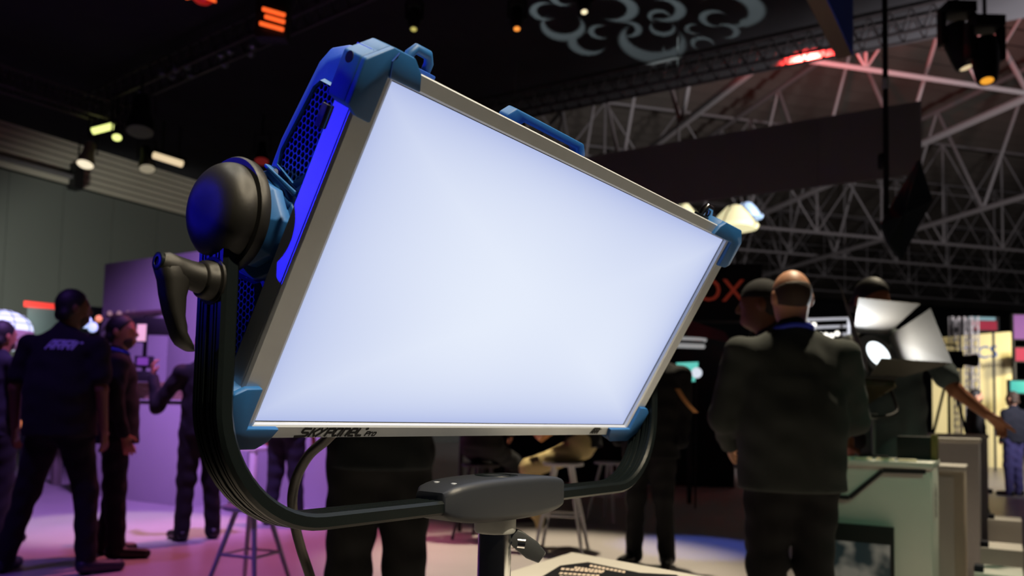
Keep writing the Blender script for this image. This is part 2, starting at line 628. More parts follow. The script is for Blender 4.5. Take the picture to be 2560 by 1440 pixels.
# corner bumpers
def bumper(su, sv, lu, lv):
    """L-shaped guard; lu, lv give the inner ends of its arms"""
    ou, ov = .3595, .1755
    iu, iv = HU + .0095 if su < 0 else HU + .004, HV + .0005
    pts = [(iu, iv), (lu, iv), (lu + .006, iv + .013), (lu + .017, ov), (ou - .020, ov), (ou, ov - .016), (ou, lv + .006), (ou - .010, lv), (iu, lv - .001)]
    P3 = [(su * a, sv * c, .0125) for a, c in pts]
    b = MB(PW).prism(P3, (0, 0, -.0065))
    bo = b.build('corner_bumper', M_blue, LR, bevel=.0016)
    pts2 = [(OU - .002, lv + .002), (ou, lv + .006), (ou, ov - .016), (ou - .012, ov - .0064), (OU - .008, OV - .004)]
    MB(PW).prism([(su * a, sv * c, .0062) for a, c in pts2], (0, 0, -.0225)).build('bumper_side', M_blue, bo, bevel=.0015)
    pts3 = [(lu + .010, OV - .002), (lu + .017, ov), (ou - .020, ov), (ou - .010, ov - .008), (OU - .008, OV - .004)]
    MB(PW).prism([(su * a, sv * c, .0062) for a, c in pts3], (0, 0, -.0225)).build('bumper_top', M_blue, bo, bevel=.0015)
    return bo


bt = bumper(-1, 1, .300, .119)
bumper(1, 1, .268, .119)
bb = bumper(-1, -1, .302, .116)
bumper(1, -1, .272, .118)
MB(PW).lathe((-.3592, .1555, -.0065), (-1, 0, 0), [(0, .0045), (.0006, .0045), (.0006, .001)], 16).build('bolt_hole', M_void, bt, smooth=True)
MB(PW).tube([(-.334, .1545, .0131), (-.3375, .166, .0131), (-.334, .1735, .0131)], .0006, 6).build('seam', M_bdark, bt)

# latch loops on the top corners
for s, mm in ((-1, M_bdark), (1, M_black)):
    lp = MB(PW)
    u0 = s * .285
    lp.tube([(u0 - .011, .165, -.022), (u0 - .011, .178, -.022), (u0 - .007, .1835, -.022), (u0 + .007, .1835, -.022), (u0 + .011, .178, -.022), (u0 + .011, .165, -.022)], .0042, 10)
    lp.build('latch_loop', M_chrome if s > 0 else M_blue, LR, smooth=True)
    MB(PW).box((u0 - .016, .1655, -.031), (u0 + .016, .171, -.013)).build('latch_plate', mm, LR, bevel=.001)
MB(PW).box((-.3535, .098, -.026), (-.3495, .117, -.018)).build('latch_tab', M_grain, LR, bevel=.001)

# rear housing
prof = [(.164, -.0165), (.164, -.058), (.156, -.078), (.142, -.0865), (.07, -.0985), (-.07, -.0985), (-.142, -.0865), (-.156, -.078), (-.164, -.058), (-.164, -.0165)]
prin = [(.153, -.0165), (.153, -.053), (.145, -.0665), (.134, -.0725), (.066, -.0855), (-.066, -.0855), (-.134, -.0725), (-.145, -.0665), (-.153, -.053), (-.153, -.0165)]
hs = MB(PW).loft([[(u_, a, c) for a, c in p_] for u_, p_ in ((-.334, prin), (-.326, prof), (.326, prof), (.334, prin))]).build('rear_housing', M_bdark, LR, bevel=.0025, label='dark blue rear housing')


def inside(p, poly):
    r = False
    for i in range(len(poly)):
        (x1, y1), (x2, y2) = poly[i - 1], poly[i]
        if (y1 > p[1]) != (y2 > p[1]) and p[0] < (x2 - x1) * (p[1] - y1) / (y2 - y1) + x1:
            r = not r
    return r


for sgn in (-1, 1):
    for sv in (1, -1):
        poly = [(.052, -.0740), (.064, -.0760), (.122, -.0650), (.1290, -.0590), (.1290, -.040), (.122, -.0335), (.060, -.0335), (.046, -.045)]
        poly = [(a * sv, c) for a, c in poly]
        us = sgn * .3345
        MB(PW).add([(us, a, c) for a, c in poly], [tuple(range(len(poly)))]).build('vent_shade_plate', M_void, hs)  # flat plate coloured dark in place of the shaded depth
        rim = MB(PW)
        cen = (sum(a for a, c in poly) / 8, sum(c for a, c in poly) / 8)
        outp = [(cen[0] + (a - cen[0]) * 1.07, cen[1] + (c - cen[1]) * 1.16) for a, c in poly]
        for i in range(8):
            j = (i + 1) % 8
            rim.add([(us, *outp[i]), (us + sgn * .004, *poly[i]), (us + sgn * .004, *poly[j]), (us, *outp[j])], [(0, 1, 2, 3)])
            rim.add([(us + sgn * .004, *poly[i]), (us, *poly[i]), (us, *poly[j]), (us + sgn * .004, *poly[j])], [(0, 1, 2, 3)])
        rim.build('vent_rim', M_blue, hs)
        hx = MB(PW)
        R0 = .00335
        for i in range(-20, 24):
            for j in range(-20, 20):
                a = sv * .09 + i * R0 * 1.5
                c = -.055 + (j + (i % 2) * .5) * R0 * 1.732
                if not inside((a, c), poly):
                    continue
                ring = []
                for rr in (R0 * 1.0, R0 * .80):
                    for k in range(6):
                        an = k * PI / 3
                        ring.append((us + sgn * .0016, a + rr * math.cos(an), c + rr * math.sin(an)))
                    for k in range(6):
                        pass
                for k in range(6):
                    an = k * PI / 3
                    ring.append((us + sgn * .0003, a + R0 * .8 * math.cos(an), c + R0 * .8 * math.sin(an)))
                hx.add(ring, [(k, (k + 1) % 6, 6 + (k + 1) % 6, 6 + k) for k in range(6)] + [(6 + k, 6 + (k + 1) % 6, 12 + (k + 1) % 6, 12 + k) for k in range(6)])
        hx.build('honeycomb_grille', M_bdark, hs, kind='stuff', label='hexagonal honeycomb vent grille')
# raised ribs between vent and bracket
for sgn in (-1, 1):
    for k in (0, 1):
        MB(PW).prism([(sgn * .334, .044 - k * .008, -.088), (sgn * .334, .047 - k * .008, -.088), (sgn * .334, .042 - k * .010, -.037), (sgn * .334, .037 - k * .010, -.037)], (sgn * .006, 0, 0)).build('housing_rib', M_blue, hs, bevel=.001)

# faceted tilt bracket on each side
for sgn in (-1, 1):
    brk = MB(PW)
    bp_ = [(.040, -.0925), (.048, -.078), (.046, -.058), (.024, -.021), (-.024, -.021), (-.046, -.048), (-.048, -.078), (-.040, -.0925)]
    brk.loft([[(sgn * .333, a, c) for a, c in bp_], [(sgn * .3385, a * .95, -.0761 + (c + .0761) * .95) for a, c in bp_]])
    bko = brk.build('tilt_bracket', M_blue, LR, bevel=.001, label='faceted blue tilt bracket')
    bq_ = [(.022, -.108), (.034, -.094), (.036, -.052), (.018, -.027), (-.012, -.027), (-.032, -.048), (-.034, -.094), (-.022, -.108)]
    MB(PW).loft([[(sgn * .338, a, c) for a, c in bq_], [(sgn * .3475, a, c) for a, c in bq_], [(sgn * .3555, a * .78, -.0761 + (c + .0761) * .78) for a, c in bq_]]).build('bracket_boss', M_blue, bko, bevel=.0012)
    MB(YW).lathe((sgn * .343, 0, 0), (sgn, 0, 0), [(0, .026), (.014, .026)], 32).build('tilt_axle', M_black, LR, smooth=True)

# carrying handle along the top
hp = [(-.106, .168, -.080), (-.104, .178, -.080), (-.096, .1815, -.080), (.030, .1815, -.080), (.040, .176, -.080), (.042, .160, -.080)]
ring = []
hb = MB(PW)
hb.prism([(-.107, .150, -.086), (-.107, .172, -.086), (-.098, .1815, -.086), (.032, .1815, -.086), (.043, .172, -.086), (.043, .150, -.086),
          (.029, .150, -.086), (.029, .166, -.086), (.022, .1725, -.086), (-.078, .1725, -.086), (-.085, .166, -.086), (-.085, .150, -.086)], (0, 0, .014))
hb.build('top_handle', M_blue, LR, bevel=.002, label='blue carrying handle')

# lettering on the lower rail
fx = lambda x, y: ((-.2785 + (x - 148) * .0801 / 1702), (-.1561 - (y - 190) * .0092 / 205), .0073)
SKY = [[(495, 207), (330, 207), (300, 235), (288, 280), (312, 300), (425, 300), (440, 320), (415, 365), (385, 385), (130, 392)],
       [(565, 188), (468, 402)], [(700, 200), (572, 290), (612, 400)], [(730, 188), (765, 275)], [(890, 188), (640, 395)],
       [(940, 188), (870, 398)], [(935, 207), (1072, 207), (1082, 228), (1058, 288), (1038, 300), (910, 300)],
       [(1290, 207), (1150, 207), (1120, 232), (1075, 350), (1088, 377), (1140, 380), (1168, 362)], [(1288, 188), (1200, 398)],
       [(1345, 188), (1275, 398)], [(1340, 207), (1458, 207), (1478, 230), (1405, 398)],
       [(1510, 300), (1650, 300), (1678, 230), (1662, 207), (1560, 207), (1530, 235), (1485, 350), (1502, 380), (1625, 380)],
       [(1750, 188), (1687, 350), (1702, 378), (1840, 378)]]
PRO = [[(1980, 272), (1940, 395)], [(1975, 283), (2052, 283), (2060, 300), (2044, 326), (1965, 331)], [(2085, 292), (2050, 395)], [(2075, 312), (2105, 298), (2140, 298)],
       [(2165, 302), (2232, 298), (2241, 318), (2215, 378), (2150, 386), (2140, 370), (2165, 302)]]
tx = MB(PW)
tx.strokes(SKY, 54, fx)
tx.strokes(PRO, 33, fx)
dot = [fx(1940 + 44 * math.cos(t * PI / 8) + 10 * math.sin(-t * PI / 8), 208 + 34 * math.sin(t * PI / 8)) for t in range(16)]
tx.add(dot, [tuple(range(16))])
tx.build('lettering', M_ink, LR, label='black product name lettering on the lower rail')
ar = MB(PW)
fa = lambda x, y: (.2290 + x * .0068, -.1645 + y * .0085, .0073)
ar.strokes(ARRI, .36, fa)
ar.strokes(ARRI_PLUS, .14, fa)
ar.build('logo', M_ink, LR, label='small black maker logo on the lower rail')

# ---- yoke: grooved flat bar bent into a U
R = .105
path = []
for i in range(9):
    path.append(Vector((-YA, .0 - (YL - R) * i / 8, 0)))
for i in range(1, 15):
    a = PI + i * (PI / 2) / 14
    path.append(Vector((-YA + R + R * math.cos(a), -YL + R + R * math.sin(a), 0)))
for i in range(1, 17):
    path.append(Vector((-YA + R + (2 * YA - 2 * R) * i / 16, -YL, 0)))
for i in range(1, 15):
    a = 1.5 * PI + i * (PI / 2) / 14
    path.append(Vector((YA - R + R * math.cos(a), -YL + R + R * math.sin(a), 0)))
for i in range(1, 9):
    path.append(Vector((YA, -(YL - R) + (YL - R) * i / 8, 0)))
hw, ht, gd = .0200, .0075, .0016
half = [(-hw, -ht + .003), (-hw + .003, -ht)]
for zc in (-.0115, -.0075, 0.0, .0075, .0115):
    wd = .0024 if zc == 0 else .0011
    half += [(zc - wd, -ht), (zc - wd * .6, -ht + gd * (1.8 if zc == 0 else 1)), (zc + wd * .6, -ht + gd * (1.8 if zc == 0 else 1)), (zc + wd, -ht)]
half += [(hw - .003, -ht), (hw, -ht + .003)]
prof = half + [(-z_, -t_) for z_, t_ in half]            # z, offset towards the outside
rings = []
for i, p in enumerate(path):
    t = (path[min(i + 1, len(path) - 1)] - path[max(i - 1, 0)]).normalized()
    nin = Vector((-t.y, t.x, 0))                          # towards the inside of the U
    rings.append([p + nin * t_ + Vector((0, 0, z_)) for z_, t_ in prof])
MB(YW).loft(rings).build('yoke', M_black, LR, smooth=True, auto=28, label='black grooved yoke bar bent into a U')

for sgn in (-1, 1):                                       # round pivot covers
    fl = MB(YW).lathe((sgn * .3545, 0, 0), (sgn, 0, 0), [(0, .044), (.001, .0472), (.0075, .0478), (.0095, .0465), (.0098, .0432)], 64)
    dm = fl.build('pivot_flange', M_grain, LR, smooth=True, auto=50)
    pr = [(.0098 + .0005, .0418)] + [(.0100 + .0245 * math.sin(a), .0418 * math.cos(a) ** .75 if a < PI / 2 - .001 else 0) for a in [k * PI / 2 / 14 for k in range(15)]]
    MB(YW).lathe((sgn * .3545, 0, 0), (sgn, 0, 0), pr, 64).build('pivot_dome', M_grain, LR, smooth=True, auto=60, label='round black pivot cover')

# tilt lock lever on the outside of the left arm
lv = MB(YW)
lv.lathe((-.376, -.058, .002), (-1, 0, 0), [(0, .0195), (.002, .0195), (.003, .0165), (.010, .0150), (.012, .0125)], 32)
lvo = lv.build('lever_boss', M_grain, LR, smooth=True)
h = MB(YW)


def osec(c, xd, zd, rx, rz, n_=20, pw=.75):
    xd, zd = Vector(xd).normalized(), Vector(zd).normalized()
    rr = []
    for k in range(n_):
        a = 2 * PI * k / n_
        cx_, cz_ = math.cos(a), math.sin(a)
        rr.append(Vector(c) + xd * rx * math.copysign(abs(cx_) ** pw, cx_) + zd * rz * math.copysign(abs(cz_) ** pw, cz_))
    return rr


h.loft([osec((-.386, -.058, .002), (0, 1, 0), (0, 0, 1), .0125, .0125, pw=1), osec((-.396, -.056, .001), (0, 1, 0), (0, 0, 1), .0115, .0115, pw=1),
        osec((-.408, -.0535, 0), (0.2, 1, 0), (0, 0, 1), .0105, .0110), osec((-.4165, -.0505, 0), (.2, 1, 0), (0, 0, 1), .0095, .0105), osec((-.4205, -.0495, 0), (.2, 1, 0), (0, 0, 1), .0070, .0085)])
h.loft([osec((-.4150, -.044, 0), (1, .1, 0), (0, 0, 1), .0060, .0070), osec((-.4110, -.053, 0), (1, .2, 0), (0, 0, 1), .0120, .0110), osec((-.4080, -.062, .000), (1, .10, 0), (0, 0, 1), .0118, .0112),
        osec((-.4085, -.074, 0), (1, -.05, 0), (0, 0, 1), .0092, .0105), osec((-.4068, -.088, 0), (1, -.22, 0), (0, 0, 1), .0076, .0098), osec((-.4030, -.101, 0), (1, -.35, 0), (0, 0, 1), .0066, .0092),
        osec((-.3985, -.1095, 0), (1, -.45, 0), (0, 0, 1), .0086, .0096), osec((-.3965, -.1135, 0), (1, -.45, 0), (0, 0, 1), .0074, .0082), osec((-.3955, -.1152, 0), (1, -.45, 0), (0, 0, 1), .0035, .0045)])
h.build('tilt_lever', M_grain, LR, smooth=True, auto=55, label='curved black tilt lock lever')
MB(YW).lathe((-.4195, -.0495, 0), (-1, 0.05, 0), [(0, .0072), (.0028, .0072), (.0032, .0062), (.0032, .0036), (.0012, .0034), (.0012, .0002)], 24).build('lever_screw', M_black, LR, smooth=True)

# stand clamp in the middle of the yoke
cl = MB(YW)
rings = []


def rrect(u0, yb, yt, hz, rad, n_=5):
    rr = []
    for (sy, sz, a0) in ((1, 1, 0), (1, -1, PI / 2), (-1, -1, PI), (-1, 1, 1.5 * PI)):
        cyy = (yt - rad) if sy > 0 else (yb + rad)
        czz = sz * (hz - rad)
        for k in range(n_ + 1):
            a = a0 + k * (PI / 2) / n_
            rr.append((u0, cyy + rad * math.cos(a), czz + rad * math.sin(a)))
    return rr


def rrect2(u0, yb, yt, hz, rad, n_=5):
    rr = []
    for ci, (sy, sz) in enumerate(((1, 1), (-1, 1), (-1, -1), (1, -1))):
        for k in range(n_ + 1):
            a = (ci * PI / 2) + k * (PI / 2) / n_
            rr.append((u0, (yt - rad if sy > 0 else yb + rad) + rad * math.cos(a), sz * (hz - rad) + rad * math.sin(a)))
    return rr


for s in [x / 12 for x in range(-12, 13)]:
    f_ = math.sqrt(max(0, 1 - abs(s) ** 2.6))
    e_ = 1 if abs(s) < .999 else .965
    rings.append(rrect2(.004 + s * .112, -.2675 - .013 * f_, (-.2440 + .0125 * f_), (.022 + .013 * f_) * e_, .006 + .003 * f_))
cl.loft(rings)
clo = cl.build('stand_clamp', M_plast, LR, smooth=True, auto=50, label='charcoal moulded clamp block on the yoke')
for (u_, z_, y_) in ((-.085, .012, -.2385), (.086, .013, -.2395), (.09, -.013, -.2395), (-.085, -.013, -.2385)):
    MB(YW).lathe((u_, y_ - .001, z_), (0, 1, 0), [(0, .0056), (.0015, .0056), (.0016, .0036), (.0042, .0034), (.0046, .0018), (.0046, .0003)], 20).build('clamp_screw', M_alu, clo, smooth=True)
MB(YW).lathe((.004, -.2320, 0), (0, 1, 0), [(0, .026), (.0012, .025), (.0014, .017), (.0004, .0168), (.0004, .001)], 40).build('spigot_plate', M_black, clo, smooth=True)
sp_dir = Vector((0, 0, -1))

# ---------------------------------------------------------------- chrome stand
base = Vector((spig.x, spig.y, 0))
ST = empty('light_stand', frame(base, (1, 0, 0), (0, 1, 0), UP), 'chrome tube stand with silver collar carrying the glowing panel lamp', 'stand')
zt_ = spig.z + .014
MB().lathe((base.x, base.y, zt_), (0, 0, -1), [(0, .0225), (.001, .0245), (.024, .0245), (.0265, .0230), (.0268, .018)], 48).build('collar', M_cast, ST, smooth=True)
MB().lathe((base.x, base.y, .30), (0, 0, 1), [(0, .0195), (zt_ - .326, .0195)], 48).build('tube', M_chrome, ST, smooth=True)
MB().lathe((base.x, base.y, .06), (0, 0, 1), [(0, .026), (.30, .026), (.31, .022)], 32).build('lower_tube', M_chrome, ST, smooth=True)
# locking T-lever: a short screw and a flat tapered grip
k0 = Vector((base.x, base.y, zt_ - .036))
dr = (hv(80) * .93 + UP * -.1).normalized()
MB().lathe(k0 + dr * .017, dr, [(0, .0065), (.008, .0065), (.009, .0085), (.018, .0085), (.019, .006)], 20).build('lock_screw', M_chrome, ST, smooth=True)
gl = MB()
ga = (hv(78) * .75 + UP * -.55).normalized()
gs = ga.cross(hv(170)).normalized()
gn = ga.cross(gs)
g0 = k0 + dr * .034
gl.loft([[g0 + ga * t_ + gs * (s1 * ws) + gn * (s2 * wn) for s1, s2 in ((1, 1), (1, -1), (-1, -1), (-1, 1))] for t_, ws, wn in ((-.026, .006, .004), (-.010, .0105, .0065), (.012, .0115, .0072), (.026, .0080, .0072), (.028, .0074, .0066))])
gl.build('lock_lever', mat('satin_lever', (150, 154, 156), .25, .9), ST, bevel=.0015)
for k in range(3):
    a = math.radians(100 + 120 * k)
    d_ = Vector((math.cos(a), math.sin(a), 0))
    lg = MB().tube([Vector((base.x, base.y, .34)) + d_ * .03, Vector((base.x, base.y, .014)) + d_ * .40], .012, 10).build('leg', M_chrome, ST, smooth=True)
    MB().lathe(Vector((base.x, base.y, 0)) + d_ * .40, UP, [(0, .020), (.020, .020), (.028, .014)], 16).build('rubber_foot', M_ink, lg, smooth=True)

# ---------------------------------------------------------------- power cable
cp = [(838, 1075, .95), (815, 1100, .97), (775, 1135, 1.0), (745, 1185, 1.02), (731, 1240, 1.03), (735, 1300, 1.04), (752, 1370, 1.05), (775, 1440, 1.06), (800, 1530, 1.08), (830, 1700, 1.12)]
ctl = [D(*p) for p in cp] + [FL(850, 1.14, .012), FL(900, 1.2, .012)]


def smooth_path(P, n_=8):
    out_ = []
    for i in range(len(P) - 1):
        p0, p1, p2, p3 = P[max(i - 1, 0)], P[i], P[i + 1], P[min(i + 2, len(P) - 1)]
        for k in range(n_):
            t = k / n_
            out_.append(.5 * ((2 * p1) + (p2 - p0) * t + (2 * p0 - 5 * p1 + 4 * p2 - p3) * t * t + (3 * p1 - p0 - 3 * p2 + p3) * t ** 3))
    return out_ + [P[-1]]


MB().tube(smooth_path(ctl), .0065, 12).build('power_cable', mat('cable_rubber', (46, 42, 40), .42), None, smooth=True, label='thick dark cable hanging in a curve below the glowing panel lamp', cat='cable')

# ---------------------------------------------------------------- white table in front
TZ = .75
tc0, tl, tr_ = G(1430, 1380, TZ), G(1285, 1425, TZ), G(1740, 1437, TZ)
d1, d2 = (tl - tc0).normalized(), (tr_ - tc0).normalized()
TB = empty('demo_table', frame((tc0.x, tc0.y, 0), (1, 0, 0), (0, 1, 0), UP), 'white table top with a black sheet on it beside the chrome stand', 'table')
l1, l2 = .42, 1.1
MB().prism([tc0 + UP * -.03, tc0 + d1 * l1 + UP * -.03, tc0 + d1 * l1 + d2 * l2 + UP * -.03, tc0 + d2 * l2 + UP * -.03], (0, 0, .03)).build('table_top', M_white, TB, bevel=.002)
for a_, b_ in ((.04, .06), (l1 - .06, .06), (l1 - .06, l2 - .06), (.04, l2 - .06)):
    p = tc0 + d1 * a_ + d2 * b_
    MB().prism([(p.x - .02, p.y - .02, 0), (p.x + .02, p.y - .02, 0), (p.x + .02, p.y + .02, 0), (p.x - .02, p.y + .02, 0)], (0, 0, TZ - .03)).build('leg', M_white, TB)
ZB = TZ + .004
SH = empty('black_info_sheet', frame(G(1500, 1425, TZ), (1, 0, 0), (0, 1, 0), UP), 'black angular information sheet with pale rows of print on the white table', 'sheet')
pp = [(1340, 1455), (1400, 1418), (1430, 1414), (1470, 1409), (1600, 1436), (1690, 1441), (1800, 1500), (1500, 1520)]
MB().prism([G(x, y, TZ + .0005) for x, y in pp], (0, 0, .0035)).build('sheet', M_ink, SH)
rowm = mat('pale_print', (205, 190, 175), .7)
for (x0, y0, x1, y1) in ((1402, 1421, 1508, 1430), (1398, 1432, 1500, 1439), (1436, 1418, 1512, 1428), (1474, 1413, 1565, 1430), (1398, 1441, 1510, 1448)):
    rw = MB()
    n_ = 9
    for k in range(n_):
        a0, a1 = (k + .1) / n_, (k + .85) / n_
        pA = (x0 + (x1 - x0) * a0, y0 + (y1 - y0) * a0)
        pB = (x0 + (x1 - x0) * a1, y0 + (y1 - y0) * a1)
        rw.add([G(pA[0] - 2, pA[1] + 3, ZB + .0004), G(pB[0] - 2, pB[1] + 3, ZB + .0004), G(pB[0] + 1, pB[1] - 2, ZB + .0004), G(pA[0] + 1, pA[1] - 2, ZB + .0004)], [(0, 1, 2, 3)])
    rw.build('print_row', rowm, SH)

# ================================================================== PEOPLE
def V3(p):
    return np.array(p, dtype=np.float32)


class Sdf:
    """smooth union of tapered capsules and ellipsoids on a grid, meshed with surface nets"""

    def __init__(self):
        self.p = []
        self.cuts = []
        self.folds = 0.0

    def cap(self, a, b, ra, rb=None, k=.03, sq=None):
        self.p.append(('c', V3(a), V3(b), ra, ra if rb is None else rb, k, sq))
        return self

    def ell(self, c, r, k=.02, rot=None):
        self.p.append(('e', V3(c), V3(r), None if rot is None else np.array(rot, dtype=np.float32), 0, k, None))
        return self

    def cut(self, p, n_):
        n_ = V3(n_)
        self.cuts.append((V3(p), n_ / np.linalg.norm(n_)))
        return self

    def xform(self, Rm, t):
        """rotate and move every primitive"""
        Rm = np.array(Rm, dtype=np.float32)
        t = V3(t)
        q = []
        for e in self.p:
            if e[0] == 'c':
                sq = e[6]
                if sq is not None:
                    sq = (Rm @ V3(sq[0]), sq[1])
                q.append(('c', Rm @ e[1] + t, Rm @ e[2] + t, e[3], e[4], e[5], sq))
            else:
                r0 = e[3] if e[3] is not None else np.eye(3, dtype=np.float32)
                q.append(('e', Rm @ e[1] + t, e[2], Rm @ r0, 0, e[5], None))
        self.p = q
        self.cuts = [(Rm @ a + t, Rm @ n_) for a, n_ in self.cuts]
        return self

    def mesh(self, h):
        lo, hi = [], []
        for e in self.p:
            m = (max(e[3], e[4]) * 1.25 if e[0] == 'c' else max(e[2])) + .03
            pts = (e[1], e[2]) if e[0] == 'c' else (e[1],)
            for q in pts:
                lo.append(q - m)
                hi.append(q + m)
        lo, hi = np.min(lo, 0) - 2 * h, np.max(hi, 0) + 2 * h
        n_ = np.ceil((hi - lo) / h).astype(int) + 1
        d = np.full(n_, 1.0, dtype=np.float32)
        ax = [lo[i] + h * np.arange(n_[i], dtype=np.float32) for i in range(3)]
        for e in self.p:
            m = (max(e[3], e[4]) * 1.3 if e[0] == 'c' else max(e[2])) + .045
            pts = np.stack((e[1], e[2]) if e[0] == 'c' else (e[1], e[1]))
            i0 = np.maximum(((pts.min(0) - m - lo) / h).astype(int), 0)
            i1 = np.minimum(((pts.max(0) + m - lo) / h).astype(int) + 1, n_)
            X = np.stack(np.meshgrid(*[ax[i][i0[i]:i1[i]] for i in range(3)], indexing='ij'), -1)
            if e[0] == 'c':
                a, b_ = e[1], e[2]
                ab = b_ - a
                Q = X - a
                if e[6] is not None:
                    s, fct = V3(e[6][0]), e[6][1]
                    s = s / np.linalg.norm(s)
                    Q = Q + (Q @ s)[..., None] * s * (1 / fct - 1)
                    ab = ab + (ab @ s) * s * (1 / fct - 1)
                t = np.clip((Q @ ab) / max(float(ab @ ab), 1e-9), 0, 1)
                v = np.linalg.norm(Q - t[..., None] * ab, axis=-1) - (e[3] + t * (e[4] - e[3]))
            else:
                Q = X - e[1]
                if e[3] is not None:
                    Q = Q @ e[3]
                kk = np.linalg.norm(Q / e[2], axis=-1)
                k2 = np.linalg.norm(Q / (e[2] ** 2), axis=-1)
                v = kk * (kk - 1) / np.maximum(k2, 1e-6)
            sl = tuple(slice(i0[i], i1[i]) for i in range(3))
            k = max(e[5], 1e-4)
            o_ = d[sl]
            hh = np.clip(.5 + .5 * (o_ - v) / k, 0, 1)
            d[sl] = o_ * (1 - hh) + v * hh - k * hh * (1 - hh)
        if self.folds or self.cuts:
            X, Y, Z = np.meshgrid(*ax, indexing='ij', sparse=True)
        if self.folds:
            d = d + self.folds * (np.sin(31 * Z + 17 * X + 3 * np.sin(14 * X + 6 * Y)) * np.sin(23 * X - 19 * Z + 11 * Y + 1.3) + .6 * np.sin(47 * Z - 29 * Y + 21 * X))
        for p, nn in self.cuts:
            d = np.maximum(d, (X - p[0]) * nn[0] + (Y - p[1]) * nn[1] + (Z - p[2]) * nn[2])
        # surface nets
        s = d < 0
        cnt = sum(s[a:n_[0] - 1 + a, b_:n_[1] - 1 + b_, c:n_[2] - 1 + c].astype(np.int8) for a in (0, 1) for b_ in (0, 1) for c in (0, 1))
        I = np.argwhere((cnt > 0) & (cnt < 8))
        idx = np.full(cnt.shape, -1, dtype=np.int64)
        idx[I[:, 0], I[:, 1], I[:, 2]] = np.arange(len(I))
        acc = np.zeros((len(I), 3), dtype=np.float32)
        num = np.zeros(len(I), dtype=np.float32)
        C8 = {(a, b_, c): d[I[:, 0] + a, I[:, 1] + b_, I[:, 2] + c] for a in (0, 1) for b_ in (0, 1) for c in (0, 1)}
        for c0 in C8:
            for axn in range(3):
                if c0[axn]:
                    continue
                c1 = list(c0)
                c1[axn] = 1
                v0, v1 = C8[c0], C8[tuple(c1)]
                msk = (v0 < 0) != (v1 < 0)
                t = np.where(msk, v0 / np.where(msk, v0 - v1, 1), 0)
                pp_ = np.tile(np.array(c0, dtype=np.float32), (len(I), 1))
                pp_[:, axn] += t
                acc += pp_ * msk[:, None]
                num += msk
        vs = lo + h * (I + acc / num[:, None])
        fs = []
        for axn in range(3):
            o1, o2 = [a for a in range(3) if a != axn]
            sl0 = [slice(1, -1)] * 3
            sl0[axn] = slice(0, -1)
            sl1 = [slice(1, -1)] * 3
            sl1[axn] = slice(1, None)
            df = s[tuple(sl0)] != s[tuple(sl1)]
            E_ = np.argwhere(df)
            if not len(E_):
                continue
            base_ = E_.copy()
            base_[:, o1] += 1
            base_[:, o2] += 1
            q = []
            for da, db in ((0, 0), (1, 0), (1, 1), (0, 1)):
                c = base_.copy()
                c[:, o1] -= da
                c[:, o2] -= db
                q.append(idx[c[:, 0], c[:, 1], c[:, 2]])
            q = np.stack(q, 1)
            ins = s[tuple(sl0)][E_[:, 0], E_[:, 1], E_[:, 2]]
            flip = ins if axn != 1 else ~ins
            q[~flip] = q[~flip][:, ::-1]
            fs.append(q)
        fs = np.concatenate(fs)
        fs = fs[(fs >= 0).all(1)]
        return vs, fs


def np_mesh(name, vs, fs, m):
    me = bpy.data.meshes.new(name)
    me.vertices.add(len(vs))
    me.vertices.foreach_set('co', np.asarray(vs, dtype=np.float32).ravel())
    me.loops.add(len(fs) * 4)
    me.loops.foreach_set('vertex_index', np.asarray(fs, dtype=np.int32).ravel())
    me.polygons.add(len(fs))
    me.polygons.foreach_set('loop_start', np.arange(0, len(fs) * 4, 4, dtype=np.int32))
    me.polygons.foreach_set('use_smooth', np.ones(len(fs), dtype=bool))
    me.update()
    me.validate()
    me.materials.append(m)
    return me


def sobj(name, sdf, h, m, parent=None):
    vs, fs = sdf.mesh(h)
    o = bpy.data.objects.new(name, np_mesh(name, vs, fs, m))
    COL.objects.link(o)
    if parent is not None:
        o.parent = parent
    return o, vs, fs


SKIN = {'light': mat('skin_light', (205, 150, 120), .5, 0, .1, 30), 'tan': mat('skin_tan', (172, 112, 82), .5, 0, .1, 30), 'deep': mat('skin_deep', (112, 72, 52), .5, 0, .1, 30)}
M_hair = mat('dark_hair', (18, 15, 14), .6, 0, .3, 200, .6)
M_hairg = mat('cropped_brown_hair', (62, 46, 36), .7, 0, .3, 300, .6)
M_shoe = mat('black_leather', (16, 15, 15), .45)
M_shoeb = mat('dark_trainer', (40, 42, 60), .5)
M_blk = mat('black_cotton', (11, 12, 16), .9, 0, .2, 60, .2)
M_navy = mat('navy_cotton', (24, 26, 40), .9, 0, .2, 60, .2)
M_char = mat('charcoal_trousers', (17, 17, 21), .9, 0, .2, 60, .2)
M_grn = mat('grey_green_sweatshirt', (50, 55, 53), .9, 0, .12, 60, .3)
M_tee = mat('slate_grey_tee', (84, 96, 98), .9, 0, .12, 60, .2)
M_khk = mat('khaki_cotton', (190, 172, 120), .9, 0, .12, 60, .2)
M_lany = mat('blue_lanyard', (40, 60, 200), .6)
M_eye = mat('eye_white', (200, 196, 190), .3)


